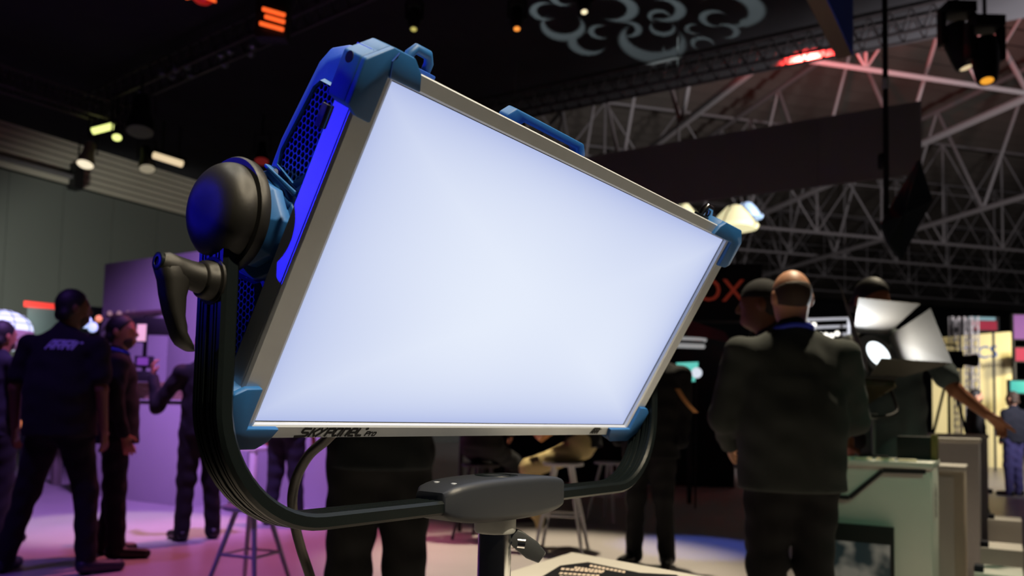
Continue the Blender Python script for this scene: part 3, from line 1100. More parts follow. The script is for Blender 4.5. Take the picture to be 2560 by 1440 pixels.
def hand(s, wrist, d, nrm, curl, spread=1.0, point=False, side=1):
    """palm with five fingers; d = direction of the fingers, nrm = palm normal, side = +1 if the thumb is along nrm x d"""
    d = V3(d) / np.linalg.norm(d)
    nrm = V3(nrm)
    nrm = nrm - d * (nrm @ d)
    nrm = nrm / np.linalg.norm(nrm)
    x = np.cross(nrm, d) * side
    w_ = V3(wrist)
    s.cap(w_ + d * .005, w_ + d * .075, .026, .036, .02, (nrm, .42))
    for i, (off, ln) in enumerate(((.030, .072), (.010, .080), (-.010, .074), (-.028, .058))):
        b0 = w_ + d * .088 + x * off
        c1 = curl if not (point and i == 0) else .05
        p = b0
        dirv = d + x * (.10 * spread * (off / .03))
        for j, fr in enumerate((.46, .30, .24)):
            ang = c1 * (.55 + .5 * j)
            dd = dirv * math.cos(ang) + nrm * math.sin(ang)
            q = p + dd / np.linalg.norm(dd) * ln * fr
            s.cap(p, q, .0098 - .0009 * j, .0090 - .0009 * j, .006)
            p = q
            dirv = dd
    t0 = w_ + d * .022 + x * .024
    t1 = t0 + (d * .55 + x * .75 + nrm * .35) * .036
    t2 = t1 + (d * .85 + x * .35 + nrm * .45) * .030
    s.cap(t0, t1, .0135, .0115, .014)
    s.cap(t1, t2, .0110, .0090, .006)


def person(label, pos, yaw, H=1.76, joints=None, skin='tan', hair='short', top='short', top_m=None, leg_m=None, shoe_m=None, head=(0, 0), res=.011, wide=1.0, hem=.86, group=None, hands=True, lany=False, belly=0.0, collar=None):
    sc = H / 1.76
    J = dict(pelvis=(0, 0, .96), waist=(0, .0, 1.10), chest=(0, .0, 1.30), neck=(0, -.015, 1.475), headb=(0, .0, 1.54),
             shL=(-.185, -.01, 1.395), elL=(-.235, -.035, 1.12), wrL=(-.245, .04, .885), shR=(.185, -.01, 1.395), elR=(.235, -.035, 1.12), wrR=(.245, .04, .885),
             hipL=(-.088, 0, .92), knL=(-.10, .015, .50), anL=(-.105, -.03, .085), hipR=(.088, 0, .92), knR=(.10, .015, .50), anR=(.105, -.03, .085),
             toeL=None, toeR=None, hdL=None, hdR=None, curlL=.35, curlR=.35, pointR=False, pointL=False)
    J.update(joints or {})
    for s in 'LR':
        if J['toe' + s] is None:
            a = J['an' + s]
            J['toe' + s] = (a[0] + (-.04 if s == 'L' else .04), a[1] + .19, a[2] - .055)
    A = {k: (V3(v) * sc if isinstance(v, tuple) and k[:2] != 'hd' else v) for k, v in J.items()}
    wd = wide
    # head in its own frame, nose along +y, origin at the skull base
    hd = Sdf()
    hd.ell((0, .005, .115), (.076, .097, .100), .02)
    hd.ell((0, .030, .045), (.058, .070, .075), .03)
    hd.cap((0, .080, .020), (0, .092, .024), .022, .018, .02)
    hd.cap((0, .098, .112), (0, .116, .080), .010, .0155, .012)
    hd.cap((-.040, .086, .122), (.040, .086, .122), .012, .012, .012)
    hd.cap((-.020, .099, .046), (.020, .099, .046), .0075, .0075, .007)
    hd.ell((-.034, .082, .104), (.014, .012, .011), .004)
    hd.ell((.034, .082, .104), (.014, .012, .011), .004)
    for s in (-1, 1):
        hd.ell((s * .078, -.006, .092), (.010, .022, .033), .006)
    ha, hp_ = math.radians(head[0]), math.radians(head[1])          # turn to the right, look up
    Rz = np.array(((math.cos(ha), math.sin(ha), 0), (-math.sin(ha), math.cos(ha), 0), (0, 0, 1)))
    Rx = np.array(((1, 0, 0), (0, math.cos(hp_), -math.sin(hp_)), (0, math.sin(hp_), math.cos(hp_))))
    HR = Rz @ Rx
    hd.xform(HR * 1.0, A['headb'])
    body = Sdf()
    body.p = hd.p
    body.cap(A['neck'] - V3((0, 0, .03)), A['headb'] + V3(HR @ V3((0, 0, .04))), .060, .054, .03)
    body.cap(A['pelvis'], A['waist'], .125 * wd, .12 * wd, .05, ((0, 1, 0), .7))
    body.cap(A['waist'], A['chest'], .12 * wd, .14 * wd, .05, ((0, 1, 0), .68))
    body.cap(A['shL'] * V3((.8, 1, 1)), A['shR'] * V3((.8, 1, 1)), .055, .055, .05)
    for s in 'LR':
        body.cap(A['sh' + s], A['el' + s], .046, .038, .04)
        body.cap(A['el' + s], A['wr' + s], .038, .0265, .02)
        body.cap(A['hip' + s], A['kn' + s], .075, .05, .05)
        body.cap(A['kn' + s], A['an' + s], .05, .034, .03)
        body.cap(A['an' + s] - V3((0, .02, .03)), A['toe' + s], .03, .024, .03)
        if hands:
            fd = A['wr' + s] - A['el' + s]
            fd = fd / np.linalg.norm(fd)
            if J['hd' + s] is not None:
                fd2, nn, sd = J['hd' + s]
            else:
                fd2, nn, sd = fd, V3(((1 if s == 'L' else -1), .1, 0)), (-1 if s == 'R' else 1)
            hand(body, A['wr' + s], fd2, nn, J['curl' + s], 1, J['point' + s], sd)
    X = frame(Vector((pos[0], pos[1], 0)), yaw=yaw)
    root, _, _ = sobj('person', body, min(res, .0085) if hands else res, SKIN[skin])
    root.matrix_world = X
    WM[root] = X.copy()
    tag(root, label, 'person', group)
    # clothing
    tp = Sdf()
    tp.folds = .0035
    tp.cap(V3((0, 0, hem * sc - .12)) + A['pelvis'] * V3((1, 1, 0)), A['waist'], .178 * wd, (.160 + belly * .3) * wd, .05, ((0, 1, 0), .86 + belly * .6))
    tp.cap(A['waist'], A['chest'], (.150 + belly * .3) * wd, .166 * wd, .06, ((0, 1, 0), .70 + belly * .6))
    tp.cap(A['chest'] + V3((0, -.01, .0)), A['neck'] - V3((0, 0, .06)), .150 * wd, .085, .06, ((0, 1, 0), .72))
    for s in 'LR':
        tp.cap(A['neck'] - V3((0, .005, .035)), A['sh' + s] * V3((.90 * wd, 1, 1)), .058, .064, .05)
    tp.cap(A['neck'] - V3((0, 0, .03)), A['neck'] + V3((0, .004, .02)), .078, .068, .03)
    for s in 'LR':
        sh = A['sh' + s] * V3((wd, 1, 1))
        if top == 'short':
            mid = sh + (A['el' + s] - sh) * .72
            tp.cap(sh, mid, .066, .064, .04)
        else:
            tp.cap(sh, A['el' + s], .066, .056, .04)
            tp.cap(A['el' + s], A['wr' + s] - (A['wr' + s] - A['el' + s]) * .04, .055, .042, .03)
    low = V3((0, 0, hem * sc)) + A['pelvis'] * V3((1, 1, 0))
    tp.cut(low, (0, 0, -1))
    tobj, tvs, tfs = sobj('jacket' if top == 'jacket' else 'shirt', tp, res, top_m or M_blk, root)
    tr = Sdf()
    tr.folds = .0035
    tr.cap(A['hipL'] + V3((.02, 0, .03)), A['hipR'] + V3((-.02, 0, .03)), .108 * wd, .108 * wd, .05, ((0, 1, 0), .92))
    tr.cap(A['pelvis'], A['pelvis'] + V3((0, 0, .06)), .135 * wd, .135 * wd, .05, ((0, 1, 0), .78))
    for s in 'LR':
        tr.cap(A['hip' + s] - V3((0, 0, .04)), A['kn' + s], .092 * wd, .074, .05)
        tr.cap(A['kn' + s], A['an' + s] - V3((0, 0, .03)), .073, .062, .04)
    sobj('trousers', tr, res, leg_m or M_char, root)
    for s in 'LR':
        sh_ = Sdf()
        a, t = A['an' + s], A['toe' + s]
        sh_.cap(a + V3((0, -.035, -.035)), t + V3((0, 0, .004)), .044, .037, .02)
        sh_.cap(a, a + V3((0, .01, .03)), .045, .042, .03)
        zmin = min(a[2] - .085, t[2] - .030)
        sh_.cut((0, 0, zmin), (0, 0, -1))
        sobj('shoe', sh_, .010, shoe_m or M_shoe, root)
    if hair in ('short', 'crop'):
        hr = Sdf()
        g_ = 1.07 if hair == 'short' else 1.035
        hr.ell((0, -.002, .120), (.078 * g_, .096 * g_, .102 * g_), .02)
        hr.cap((-.04, -.055, .05), (.04, -.055, .05), .035 * g_, None, .03)
        hr.cut((0, .060, .150), (0, .80, -.60))
        hr.xform(HR, A['headb'])
        sobj('hair', hr, .009, M_hair if hair == 'short' else M_hairg, root)
    elif hair == 'fringe':
        hr = Sdf()
        hr.ell((0, 0, .112), (.0785, .0985, .095), .01)
        hr.cut((0, .02, .10), (0, .9, -.2))
        hr.cut((0, 0, .135), (0, .15, 1))
        hr.xform(HR, A['headb'])
        sobj('hair', hr, .008, M_hairg, root)
    elif hair == 'cap':
        hr = Sdf()
        hr.ell((0, .0, .125), (.083, .103, .103), .01)
        hr.cut((0, 0, .125), (0, .12, -1))
        hr.cap((-.045, .085, .130), (.045, .085, .130), .012, None, .01)
        hr.cap((-.035, .15, .118), (.035, .15, .118), .010, None, .06)
        hr.xform(HR, A['headb'])
        sobj('cap', hr, .009, M_blk, root)
        hr = Sdf()
        hr.ell((0, -.004, .105), (.079, .098, .098), .02)
        hr.cut((0, -.01, .1), (0, 1, -.2))
        hr.xform(HR, A['headb'])
        sobj('hair', hr, .009, M_hair, root)
    if hair == 'short':
        bd_ = Sdf()
        bd_.ell((0, .032, .040), (.0605, .0725, .074), .02)
        bd_.cut((0, 0, .062), (0, -.35, 1))
        bd_.cut((0, -.005, .03), (0, -1, .0))
        bd_.xform(HR, A['headb'])
        sobj('beard', bd_, .009, M_hairg, root)
    if lany:
        ln = Sdf()
        for k in range(16):
            a0, a1 = 2 * PI * k / 16, 2 * PI * (k + 1) / 16
            pA = A['neck'] + V3((.078 * math.cos(a0), .078 * math.sin(a0), .022 + .018 * -math.sin(a0)))
            pB = A['neck'] + V3((.078 * math.cos(a1), .078 * math.sin(a1), .022 + .018 * -math.sin(a1)))
            ln.cap(pA, pB, .012, None, .004)
        sobj('lanyard', ln, .008, M_lany, root)
    return root, tvs, tfs, X


def back_logo(root, vs, fs, lines, wdt, org, size, m, name='logo'):
    """print ribbon lettering onto the back of a shirt (seen from behind, +x to the right)"""
    bv = BVHTree.FromPolygons([Vector(v) for v in vs], [tuple(f) for f in fs])
    b_ = MB()
    sub = []
    for L in lines:
        q = []
        for i in range(len(L) - 1):
            for k in range(3):
                t = k / 3
                q.append((L[i][0] + (L[i + 1][0] - L[i][0]) * t, L[i][1] + (L[i + 1][1] - L[i][1]) * t))
        q.append(L[-1])
        sub.append(q)

    def fn(x, y):
        px_, pz_ = org[0] + x * size, org[1] + y * size
        hit = bv.ray_cast(Vector((px_, -1, pz_)), Vector((0, 1, 0)))
        yy = hit[0].y if hit[0] is not None else -.15
        return (px_, yy - .004, pz_)
    b_.strokes(sub, wdt, fn)
    me = bpy.data.meshes.new(name)
    me.from_pydata(b_.v, [], b_.f)
    me.materials.append(m)
    o = bpy.data.objects.new(name, me)
    COL.objects.link(o)
    o.parent = root
    return o


# -- man in the black polo with the logo, striding away
pos = FL(152, 5.2)
r_, vs, fs, _ = person('man in black polo with white logo on the back striding across the purple floor', pos, 4, 1.85,
                       dict(hipL=(-.09, 0, .92), knL=(-.20, .02, .50), anL=(-.30, -.03, .085), knR=(.15, .06, .50), anR=(.20, .02, .085), elL=(-.285, -.03, 1.13), wrL=(-.33, .05, .89),
                            elR=(.265, -.02, 1.13), wrR=(.25, .05, .88), toeR=(.33, .16, .03), headb=(.03, .01, 1.54)),
                       'deep', 'short', 'short', M_blk, M_blk, M_shoeb, (38, 2), .010, 1.24, .84, belly=.08)
M_lgw = mat('pale_logo_print', (176, 180, 214), .7)
back_logo(r_, vs, fs, ARRI, .24, (-.04, 1.435), .056, M_lgw)
back_logo(r_, vs, fs, ARRI_PLUS, .12, (-.04, 1.435), .056, M_lgw)
# -- bearded man beside him
pos = FL(290, 5.85)
person('bearded man in dark jacket with bright blue lanyard, seen from the side', pos, 62, 1.75,
       dict(elL=(-.24, -.03, 1.12), wrL=(-.23, .06, .89), elR=(.25, -.02, 1.12), wrR=(.25, .05, .89), anR=(.13, .04, .085)), 'tan', 'short', 'long', M_blk, M_blk, M_shoe, (20, 0), .011, 1.1, .82, lany=True)
# -- man raising one arm at the lilac counter
pos = FL(505, 6.7)
person('man in black raising a hand by the lilac counter', pos, -35, 1.74,
       dict(elL=(-.34, .12, 1.10), wrL=(-.36, .20, 1.36), curlL=.7, anL=(-.13, -.03, .085), anR=(.13, .0, .085)), 'tan', 'crop', 'long', M_blk, M_blk, M_shoe, (0, 0), .012)
# -- man standing close behind the lamp
pos = FL(955, 2.9)
person('man in black standing close behind the glowing panel lamp', pos, -20, 1.78,
       dict(elL=(-.25, .03, 1.16), wrL=(-.18, .2, 1.02), elR=(.25, .02, 1.16), wrR=(.18, .2, 1.02), anL=(-.14, -.03, .085), anR=(.14, .0, .085)), 'tan', 'crop', 'long', mat('dark_teal_shirt', (15, 23, 27), .9, 0, .2, 60, .2), M_blk, M_shoe, (0, 0), .011, 1.12, .86)
# -- dark trousers seen between yoke and frame
person('man in dark clothes standing behind the low white stool', FL(718, 7.7), 10, 1.76, dict(anL=(-.14, -.03, .085), anR=(.14, .0, .085)), 'tan', 'crop', 'long', M_navy, M_navy, M_shoe, (0, 0), .013, 1.15)
# -- visitor with the lanyard ribbon
r_, vs, fs, Xl = person('visitor in black coat with orange and yellow ribbon, beside the lamp corner', FL(1628, 6.0), 205, 1.78,
                        dict(anL=(-.12, -.03, .085), anR=(.12, .0, .085), elR=(.30, .0, 1.15)), 'light', 'crop', 'long', M_blk, M_blk, M_shoe, (0, 0), .012, 1.25, .78, hands=False)
# -- man in the cap
person('man in dark cap and navy jacket seen in profile, half hidden behind the balding man', FL(1925, 3.85), -65, 1.76,
       dict(anL=(-.12, -.03, .085), elL=(-.25, .0, 1.13), wrL=(-.20, .12, .95), elR=(.25, .0, 1.13), wrR=(.20, .12, .95), headb=(0, .03, 1.54)), 'deep', 'cap', 'long', M_navy, M_blk, M_shoe, (0, -4), .011, 1.12, .84, hands=False)
# -- balding man
person('balding man in grey sweatshirt with blue lanyard seen from behind', FL(1978, 3.3), 0, 1.70,
       dict(elL=(-.285, .03, 1.12), wrL=(-.20, .24, 1.0), elR=(.285, .03, 1.12), wrR=(.20, .24, 1.0), anL=(-.13, -.03, .085), anR=(.14, .0, .085), headb=(.01, .01, 1.545)), 'light', 'fringe', 'long', M_grn, M_blk, M_shoe, (0, -6), .010, 1.22, .82, lany=True, belly=.06)
# -- man behind the spotlight pointing with his arm
pos = FL(2222, 4.45)
person('man in slate grey tee behind the barn door spotlight, pointing with one arm', pos, 172, 1.89,
       dict(elL=(-.29, .12, 1.18), wrL=(-.38, .22, 1.06), hdL=((-.74, .12, -.60), (.45, .25, -.75), 1), curlL=.75, pointL=True, headb=(.16, .05, 1.54), neck=(.06, .0, 1.475), shL=(-.20, .0, 1.40)), 'tan', 'short', 'short', M_tee, M_char, M_shoe, (-12, -22), .010, 1.12, .82, belly=.04)
# -- perched on the tall stools
person('man in khaki trousers perched on a tall white stool', FL(1462, 6.6), -85, 1.76,
       dict(pelvis=(0, 0, .90), waist=(0, .02, 1.04), chest=(0, .05, 1.24), neck=(0, .06, 1.415), headb=(0, .08, 1.48), shL=(-.185, .05, 1.365), shR=(.185, .05, 1.365), elL=(-.24, .08, 1.08), wrL=(-.18, .28, .98), elR=(.24, .06, 1.08), wrR=(.18, .27, .96),
            hipL=(-.09, .02, .87), hipR=(.09, .02, .87), knL=(-.13, .44, .66), anL=(-.13, .36, .27), knR=(.13, .46, .64), anR=(.14, .38, .24)), 'light', 'crop', 'long', M_blk, M_khk, M_shoe, (0, 0), .012, 1.05, .84)
person('man in black perched on a tall stool beside the khaki trousers', FL(1205, 7.0), 20, 1.76,
       dict(pelvis=(0, 0, .86), waist=(0, .02, 1.0), chest=(0, .05, 1.2), neck=(0, .06, 1.375), headb=(0, .08, 1.44), shL=(-.185, .05, 1.325), shR=(.185, .05, 1.325), elL=(-.25, .08, 1.04), wrL=(-.18, .25, .92), elR=(.25, .06, 1.04), wrR=(.18, .26, .92),
            hipL=(-.09, .02, .83), hipR=(.09, .02, .83), knL=(-.15, .42, .66), anL=(-.13, .34, .30), knR=(.15, .42, .66), anR=(.14, .34, .30)), 'tan', 'crop', 'long', M_blk, M_blk, M_shoe, (0, 0), .013, 1.1, .80)
# -- far visitors
person('far visitor in navy sweater and violet-blue jeans beyond the white counters', FL(2532, 12.9), -20, 1.66, dict(anL=(-.13, -.03, .085), anR=(.13, .0, .085)), 'light', 'crop', 'long', M_navy, mat('blue_jeans', (70, 66, 120), .9), M_shoe, (0, 0), .016, 1.05, .9, hands=False)
person('far visitor in black in front of the yellow sign', FL(2440, 13.5), 100, 1.72, dict(), 'light', 'short', 'long', M_blk, M_blk, M_shoe, (0, 0), .016, 1.05, .8, hands=False)
person('visitor in dark top at the far left end of the purple floor', FL(-8, 6.3), 20, 1.74, dict(elR=(.25, .0, 1.14), wrR=(.24, .10, .92)), 'tan', 'short', 'long', M_navy, M_blk, M_shoe, (0, 0), .013, 1.05, .84)

# ================================================================== COUNTERS ON THE RIGHT
def counter(corner, wid, dep, h, label, cat='counter', m=None, name='white_counter', wdir=None, ddir=None, top=True):
    """corner = near right corner; runs wid along E2 and dep along E1"""
    wdir, ddir = wdir or E2, ddir or E1
    c = Vector((corner.x, corner.y, 0))
    t = empty(name, frame(c, wdir, ddir, UP), label, cat)
    X = WM[t]
    MB(X).box((0, 0, 0), (wid, dep, h - .03)).build('body', m or M_white, t, bevel=.004)
    if top:
        MB(X).box((-.008, -.008, h - .03), (wid + .008, dep + .008, h)).build('worktop', M_white, t, bevel=.003)
    return t, X


ca = G(2327, 1157, .90)
CA, XA = counter(ca, .55, .50, .90, 'white counter with a zigzag black line below the barn door spotlight')
lm = MB(XA)
for (a0, b0), (a1, b1) in (((0.02, .858), (.20, .855)), ((.20, .855), (.345, .72)), ((.345, .72), (.545, .717))):
    d_ = Vector((a1 - a0, 0, b1 - b0))
    n_ = Vector((-d_.z, 0, d_.x)).normalized() * .010
    lm.add([(a0 - n_.x, -.0095, b0 - n_.z), (a1 - n_.x, -.0095, b1 - n_.z), (a1 + n_.x, -.0095, b1 + n_.z), (a0 + n_.x, -.0095, b0 + n_.z)], [(0, 1, 2, 3)])
lm.build('line', M_ink, CA)
lo_ = MB(XA)
lo_.strokes([[(y * .9, -x) for x, y in L] for L in ARRI], .24, lambda a, b_: (-.0095, .12 + a * .10, .80 + b_ * .05))
lo_.build('logo', M_ink, CA)
# screen standing against the counter
sc0 = XA @ Vector((.17, -.06, 0))
SC = empty('display_screen', frame(sc0, E2, E1, UP), 'black framed screen with grey picture leaning on the white counter', 'screen')
XS = WM[SC]
MB(XS).box((-.02, 0, 0), (.34, .035, .60)).build('frame', M_fix, SC, bevel=.004)
M_pic = bpy.data.materials.new('screen_picture')
M_pic.use_nodes = True
nt = M_pic.node_tree
pb = nt.nodes['Principled BSDF']
tcn = nt.nodes.new('ShaderNodeTexCoord')
nz = nt.nodes.new('ShaderNodeTexNoise')
nz.inputs['Scale'].default_value = 7
nt.links.new(tcn.outputs['Object'], nz.inputs['Vector'])
crm = nt.nodes.new('ShaderNodeValToRGB')
crm.color_ramp.elements[0].position = .48
crm.color_ramp.elements[0].color = (.012, .02, .022, 1)
crm.color_ramp.elements[1].position = .62
crm.color_ramp.elements[1].color = (.16, .15, .13, 1)
nt.links.new(nz.outputs['Fac'], crm.inputs[0])
nt.links.new(crm.outputs[0], pb.inputs['Base Color'])
nt.links.new(crm.outputs[0], pb.inputs['Emission Color'])
pb.inputs['Emission Strength'].default_value = .5
pb.inputs['Roughness'].default_value = .25
MB(XS).box((-.005, -.002, .015), (.325, .0, .52)).build('screen', M_pic, SC)

cb = G(2409, 1167, .84)
CB, XB = counter(cb + E1 * .0, .34, .42, .84, 'narrow white cabinet with a grooved door behind the zigzag counter', 'cabinet', mat('cream_laminate', (206, 196, 178), .45), 'cabinet')
MB(XB).box((.05, -.006, .04), (.30, -.001, .78)).build('door', M_white, CB, bevel=.002)
MB(XB).lathe((.27, -.006, .70), (0, -1, 0), [(0, .008), (.006, .008), (.007, .004)], 12).build('lock', M_ink, CB, smooth=True)
cc = D(2447, 1092, 5.4)
CC, XC = counter(cc, .9, .5, .99, 'tall lilac-white counter behind the narrow cabinet', 'counter', mat('lilac_laminate', (194, 192, 196), .5))
cd_ = D(2467, 1085, 6.6)
counter(cd_, .9, .5, 1.01, 'farthest lilac-white counter of the row', 'counter', MATS['lilac_laminate'])
for (x, y, d_, lab) in ((2493, 1372, 4.35, 'low white plinth box beside the narrow cabinet'), (2503, 1300, 5.5, 'low white plinth box beside the tall lilac-white counter'), (2484, 1436, 3.75, 'low white plinth box beside the zigzag counter')):
    p = D(x, y, d_)
    h_ = max(.3, p.z)
    pl = Vector((p.x, p.y, 0)) - E2 * .12
    t = empty('plinth_box', frame(pl, E2, E1, UP), lab, 'plinth', 'low white plinths')
    MB(WM[t]).box((0, 0, 0), (.20, .30, h_)).build('box', M_white, t, bevel=.004)
    MB(WM[t]).box((.16, .02, h_), (.20, .10, h_ + .03)).build('socket', M_navy, t, bevel=.003)
# slim tags along the counter edge
tg = None
for i in range(5):
    o = MB().box((0, -.02, 0), (.075, .004, .012)).build('label_strip', mat('pale_tag', (235, 225, 195), .5), None, bevel=.001, label='short pale label strip along the rim of the zigzag counter', cat='label strip', group='label strips on the counter')
    o.matrix_world = XA @ Matrix.Translation((.06 + i * .095, .03, .9005))
# laptop-like black case on the counter
LB = empty('equipment_case', frame(XA @ Vector((.02, .30, .90)), E2, E1, UP), 'small black equipment case with brass coloured side on the zigzag counter', 'case')
MB(WM[LB]).box((0, 0, .0), (.15, .12, .115)).build('body', M_fix, LB, bevel=.004)
MB(WM[LB]).box((-.028, .0, .0), (-.001, .12, .125)).build('side_plate', mat('brass_plate', (120, 108, 60), .5, .3), LB, bevel=.003)

# ------------------------------------------------------------------ barn door spotlight
sp = G(2172, 1146, .90) + E1 * .18
sp.z = .90
fz = D(2192, 888, (sp - CAMP).dot(fw) + .0)
FR = empty('barn_door_spotlight', frame(sp, (1, 0, 0), (0, 1, 0), UP), 'black spotlight with open barn doors and glowing lens on a short post', 'spotlight')
MB().lathe(sp, UP, [(0, .07), (.012, .07), (.014, .02)], 24).build('foot', M_fix, FR, smooth=True)
ctr = Vector((fz.x, fz.y, fz.z))
MB().tube([sp + UP * .01, Vector((sp.x, sp.y, ctr.z - .31))], .011, 12).build('post', mat('steel_post', (130, 132, 132), .3, .6), FR, smooth=True)
MB().lathe((sp.x, sp.y, ctr.z - .33), UP, [(0, .02), (.03, .02)], 16).build('spigot', M_cast, FR, smooth=True)
fd = (hv(158) * .90 + UP * .42).normalized()        # lens looks right, towards us and up
fs_ = fd.cross(UP).normalized()
fu = fs_.cross(fd).normalized()
XF = frame(ctr, fs_, fd, fu)                          # y = beam
bd = MB(XF)
bd.loft([[(a * s_, y_, c * s_) for a, c in ((-.12, -.12), (.12, -.12), (.145, 0), (.12, .12), (-.12, .12), (-.145, 0))] for y_, s_ in ((-.28, .80), (-.26, .95), (-.05, 1.0), (-.02, .95))])
bo = bd.build('body', M_fix, FR, bevel=.006)
for i in range(12):
    MB(XF).box((-.115, -.255 + i * .018, -.155), (.115, -.248 + i * .018, -.115)).build('cooling_fin', mat('fin_bronze', (92, 84, 62), .5, .4), bo)
MB(XF).lathe((0, -.02, 0), (0, 1, 0), [(0, .115), (.03, .119), (.032, .102)], 40).build('lens_ring', M_grain, FR, smooth=True)
MB(XF).lathe((0, -.005, 0), (0, 1, 0), [(0, .100), (.012, .090), (.022, .06), (.026, .0)], 40).build('lens', glow('spot_lens_glow', (225, 235, 240), 2.0), FR, smooth=True)
M_leaf = mat('black_barn_door', (58, 54, 48), .55, .2)
leaf = [((-.115, .0, .125), (.115, .0, .125), (.20, .17, .215), (-.22, .17, .215)),
        ((.125, 0, .115), (.125, 0, -.115), (.270, .145, -.12), (.285, .165, .27)),
        ((.115, 0, -.125), (-.115, 0, -.125), (-.25, .18, -.135), (.22, .18, -.135)),
        ((-.125, 0, -.115), (-.125, 0, .115), (-.255, .19, .18), (-.240, .19, -.14))]
for q4 in leaf:
    c_ = sum((Vector(p) for p in q4), Vector()) / 4
    nn = (Vector(q4[1]) - Vector(q4[0])).cross(Vector(q4[3]) - Vector(q4[0])).normalized() * .003
    lf = MB(XF).prism([Vector(p) + Vector((0, .015, 0)) for p in q4], nn).build('barn_door', M_leaf, FR)
    MB(XF).tube([Vector(q4[0]) + Vector((0, .013, 0)), Vector(q4[1]) + Vector((0, .013, 0))], .005, 8).build('hinge', M_fix, lf, smooth=True)
yk_ = MB(XF)
yk_.tube(smooth_path([Vector((.145, -.12, .02)), Vector((.15, -.12, -.20)), Vector((.12, -.12, -.27)), Vector((0, -.13, -.29)), Vector((-.12, -.12, -.27)), Vector((-.15, -.12, -.20)), Vector((-.145, -.12, .02))]), .009, 8)
yk_.build('yoke', M_fix, FR, smooth=True)
sl_ = bpy.data.lights.new('spotlight_beam', 'SPOT')
sl_.energy = 60
sl_.color = (.93, .97, 1)
sl_.spot_size = math.radians(172)
sl_.spot_blend = .05
sl_.shadow_soft_size = .05
so = bpy.data.objects.new('spotlight_beam', sl_)
COL.objects.link(so)
so.matrix_world = Matrix.Translation(XF @ Vector((0, .035, 0))) @ fd.to_track_quat('-Z', 'Y').to_matrix().to_4x4()

# ================================================================== HANGING THINGS ON THE RIGHT
# grey banner in two lengths
zr = 10.0
bt_, bb_ = D(2304, 247, zr), D(2304, 432, zr)
bl = Vector((bb_.x, bb_.y, bb_.z))
BN = empty('hanging_banner', frame(bl, E2, E1, UP), 'long plain grey banner hanging under the roof trusses', 'banner')
hB = bt_.z - bb_.z
MB(WM[BN]).box((0, 0, 0), (1.22, .06, hB)).build('banner_length', M_ban, BN, bevel=.004)
MB(WM[BN]).box((1.225, 0, 0), (9.0, .06, hB)).build('banner_length', M_ban, BN, bevel=.004)
for x_ in (.4, 3.2, 6.0, 8.6):
    MB(WM[BN]).tube([(x_, .03, hB), (x_, .03, hB + 2.2)], .006, 6).build('hanging_wire', M_steel, BN)

# box header, the blue light on its side put into the cloth colour
q0, q1 = D(2131, 139, 8.7), D(2062, 0, 7.5)
dB = (q1 - q0)
dB.z = 0
dB = dB.normalized()
BX = empty('box_header', frame(q0, dB, UP.cross(dB), UP), 'beige box header with a blue side hanging under the cloth ceiling', 'header')
sd_ = UP.cross(dB)
sgn = -1 if sd_.dot(rt) > 0 else 1
MB(WM[BX]).box((0, 0, 0), (3.2, sgn * .16, .012)).build('underside', mat('beige_underside', (150, 138, 112), .8), BX)
MB(WM[BX]).box((0, -sgn * .01, 0), (3.2, 0, 1.1)).build('tinted_side', mat('blue_light_cloth', (52, 96, 235), .8), BX)
MB(WM[BX]).box((0, sgn * .15, .012), (3.2, sgn * .16, 1.1)).build('back_side', M_cloth, BX)

# black pole with a folded flag
p0, p1 = D(2219, -40, 7.2), D(2216, 560, 7.2)
PL = empty('hanging_pole', frame(p1, (1, 0, 0), (0, 1, 0), UP), 'black pole hanging down in front of the grey banner', 'pole')
MB().tube([p1, Vector((p1.x, p1.y, p0.z + .1))], .024, 12).build('tube', M_fix, PL, smooth=True)
MB().lathe(Vector((p1.x, p1.y, D(2217, 215, 7.2).z)), UP, [(0, .028), (.10, .028)], 16).build('sleeve', M_alu, PL, smooth=True)
MB().lathe(Vector((p1.x - .03, p1.y, D(2205, 420, 7.2).z)), UP, [(0, .03), (.02, .04), (.12, .04), (.14, .03)], 12).build('clamp', M_fix, PL, smooth=True)
fl = MB()
fp = [(2300, 400, 7.15), (2332, 500, 7.2), (2300, 560, 7.25), (2255, 648, 7.1), (2222, 605, 7.0), (2205, 560, 7.05), (2228, 520, 7.2), (2262, 460, 7.3)]
P_ = [D(*a) for a in fp]
cf = D(2262, 535, 6.95)
n_ = len(P_)
fl.add(P_ + [cf] + [p + fw * .05 for p in P_] + [cf + fw * .12], [(i, (i + 1) % n_, n_) for i in range(n_)] + [(n_ + 1 + (i + 1) % n_, n_ + 1 + i, 2 * n_ + 1) for i in range(n_)] + [(i, n_ + 1 + i, n_ + 1 + (i + 1) % n_, (i + 1) % n_) for i in range(n_)])
fl.build('folded_flag', mat('black_teal_cloth', (24, 34, 38), .55, 0, .5, 6), PL, label='folded black cloth flag')
tf = MB()
tq = [D(2262, 505, 7.0), D(2282, 535, 7.02), D(2286, 575, 7.02), D(2262, 560, 6.92), D(2248, 545, 6.96)]


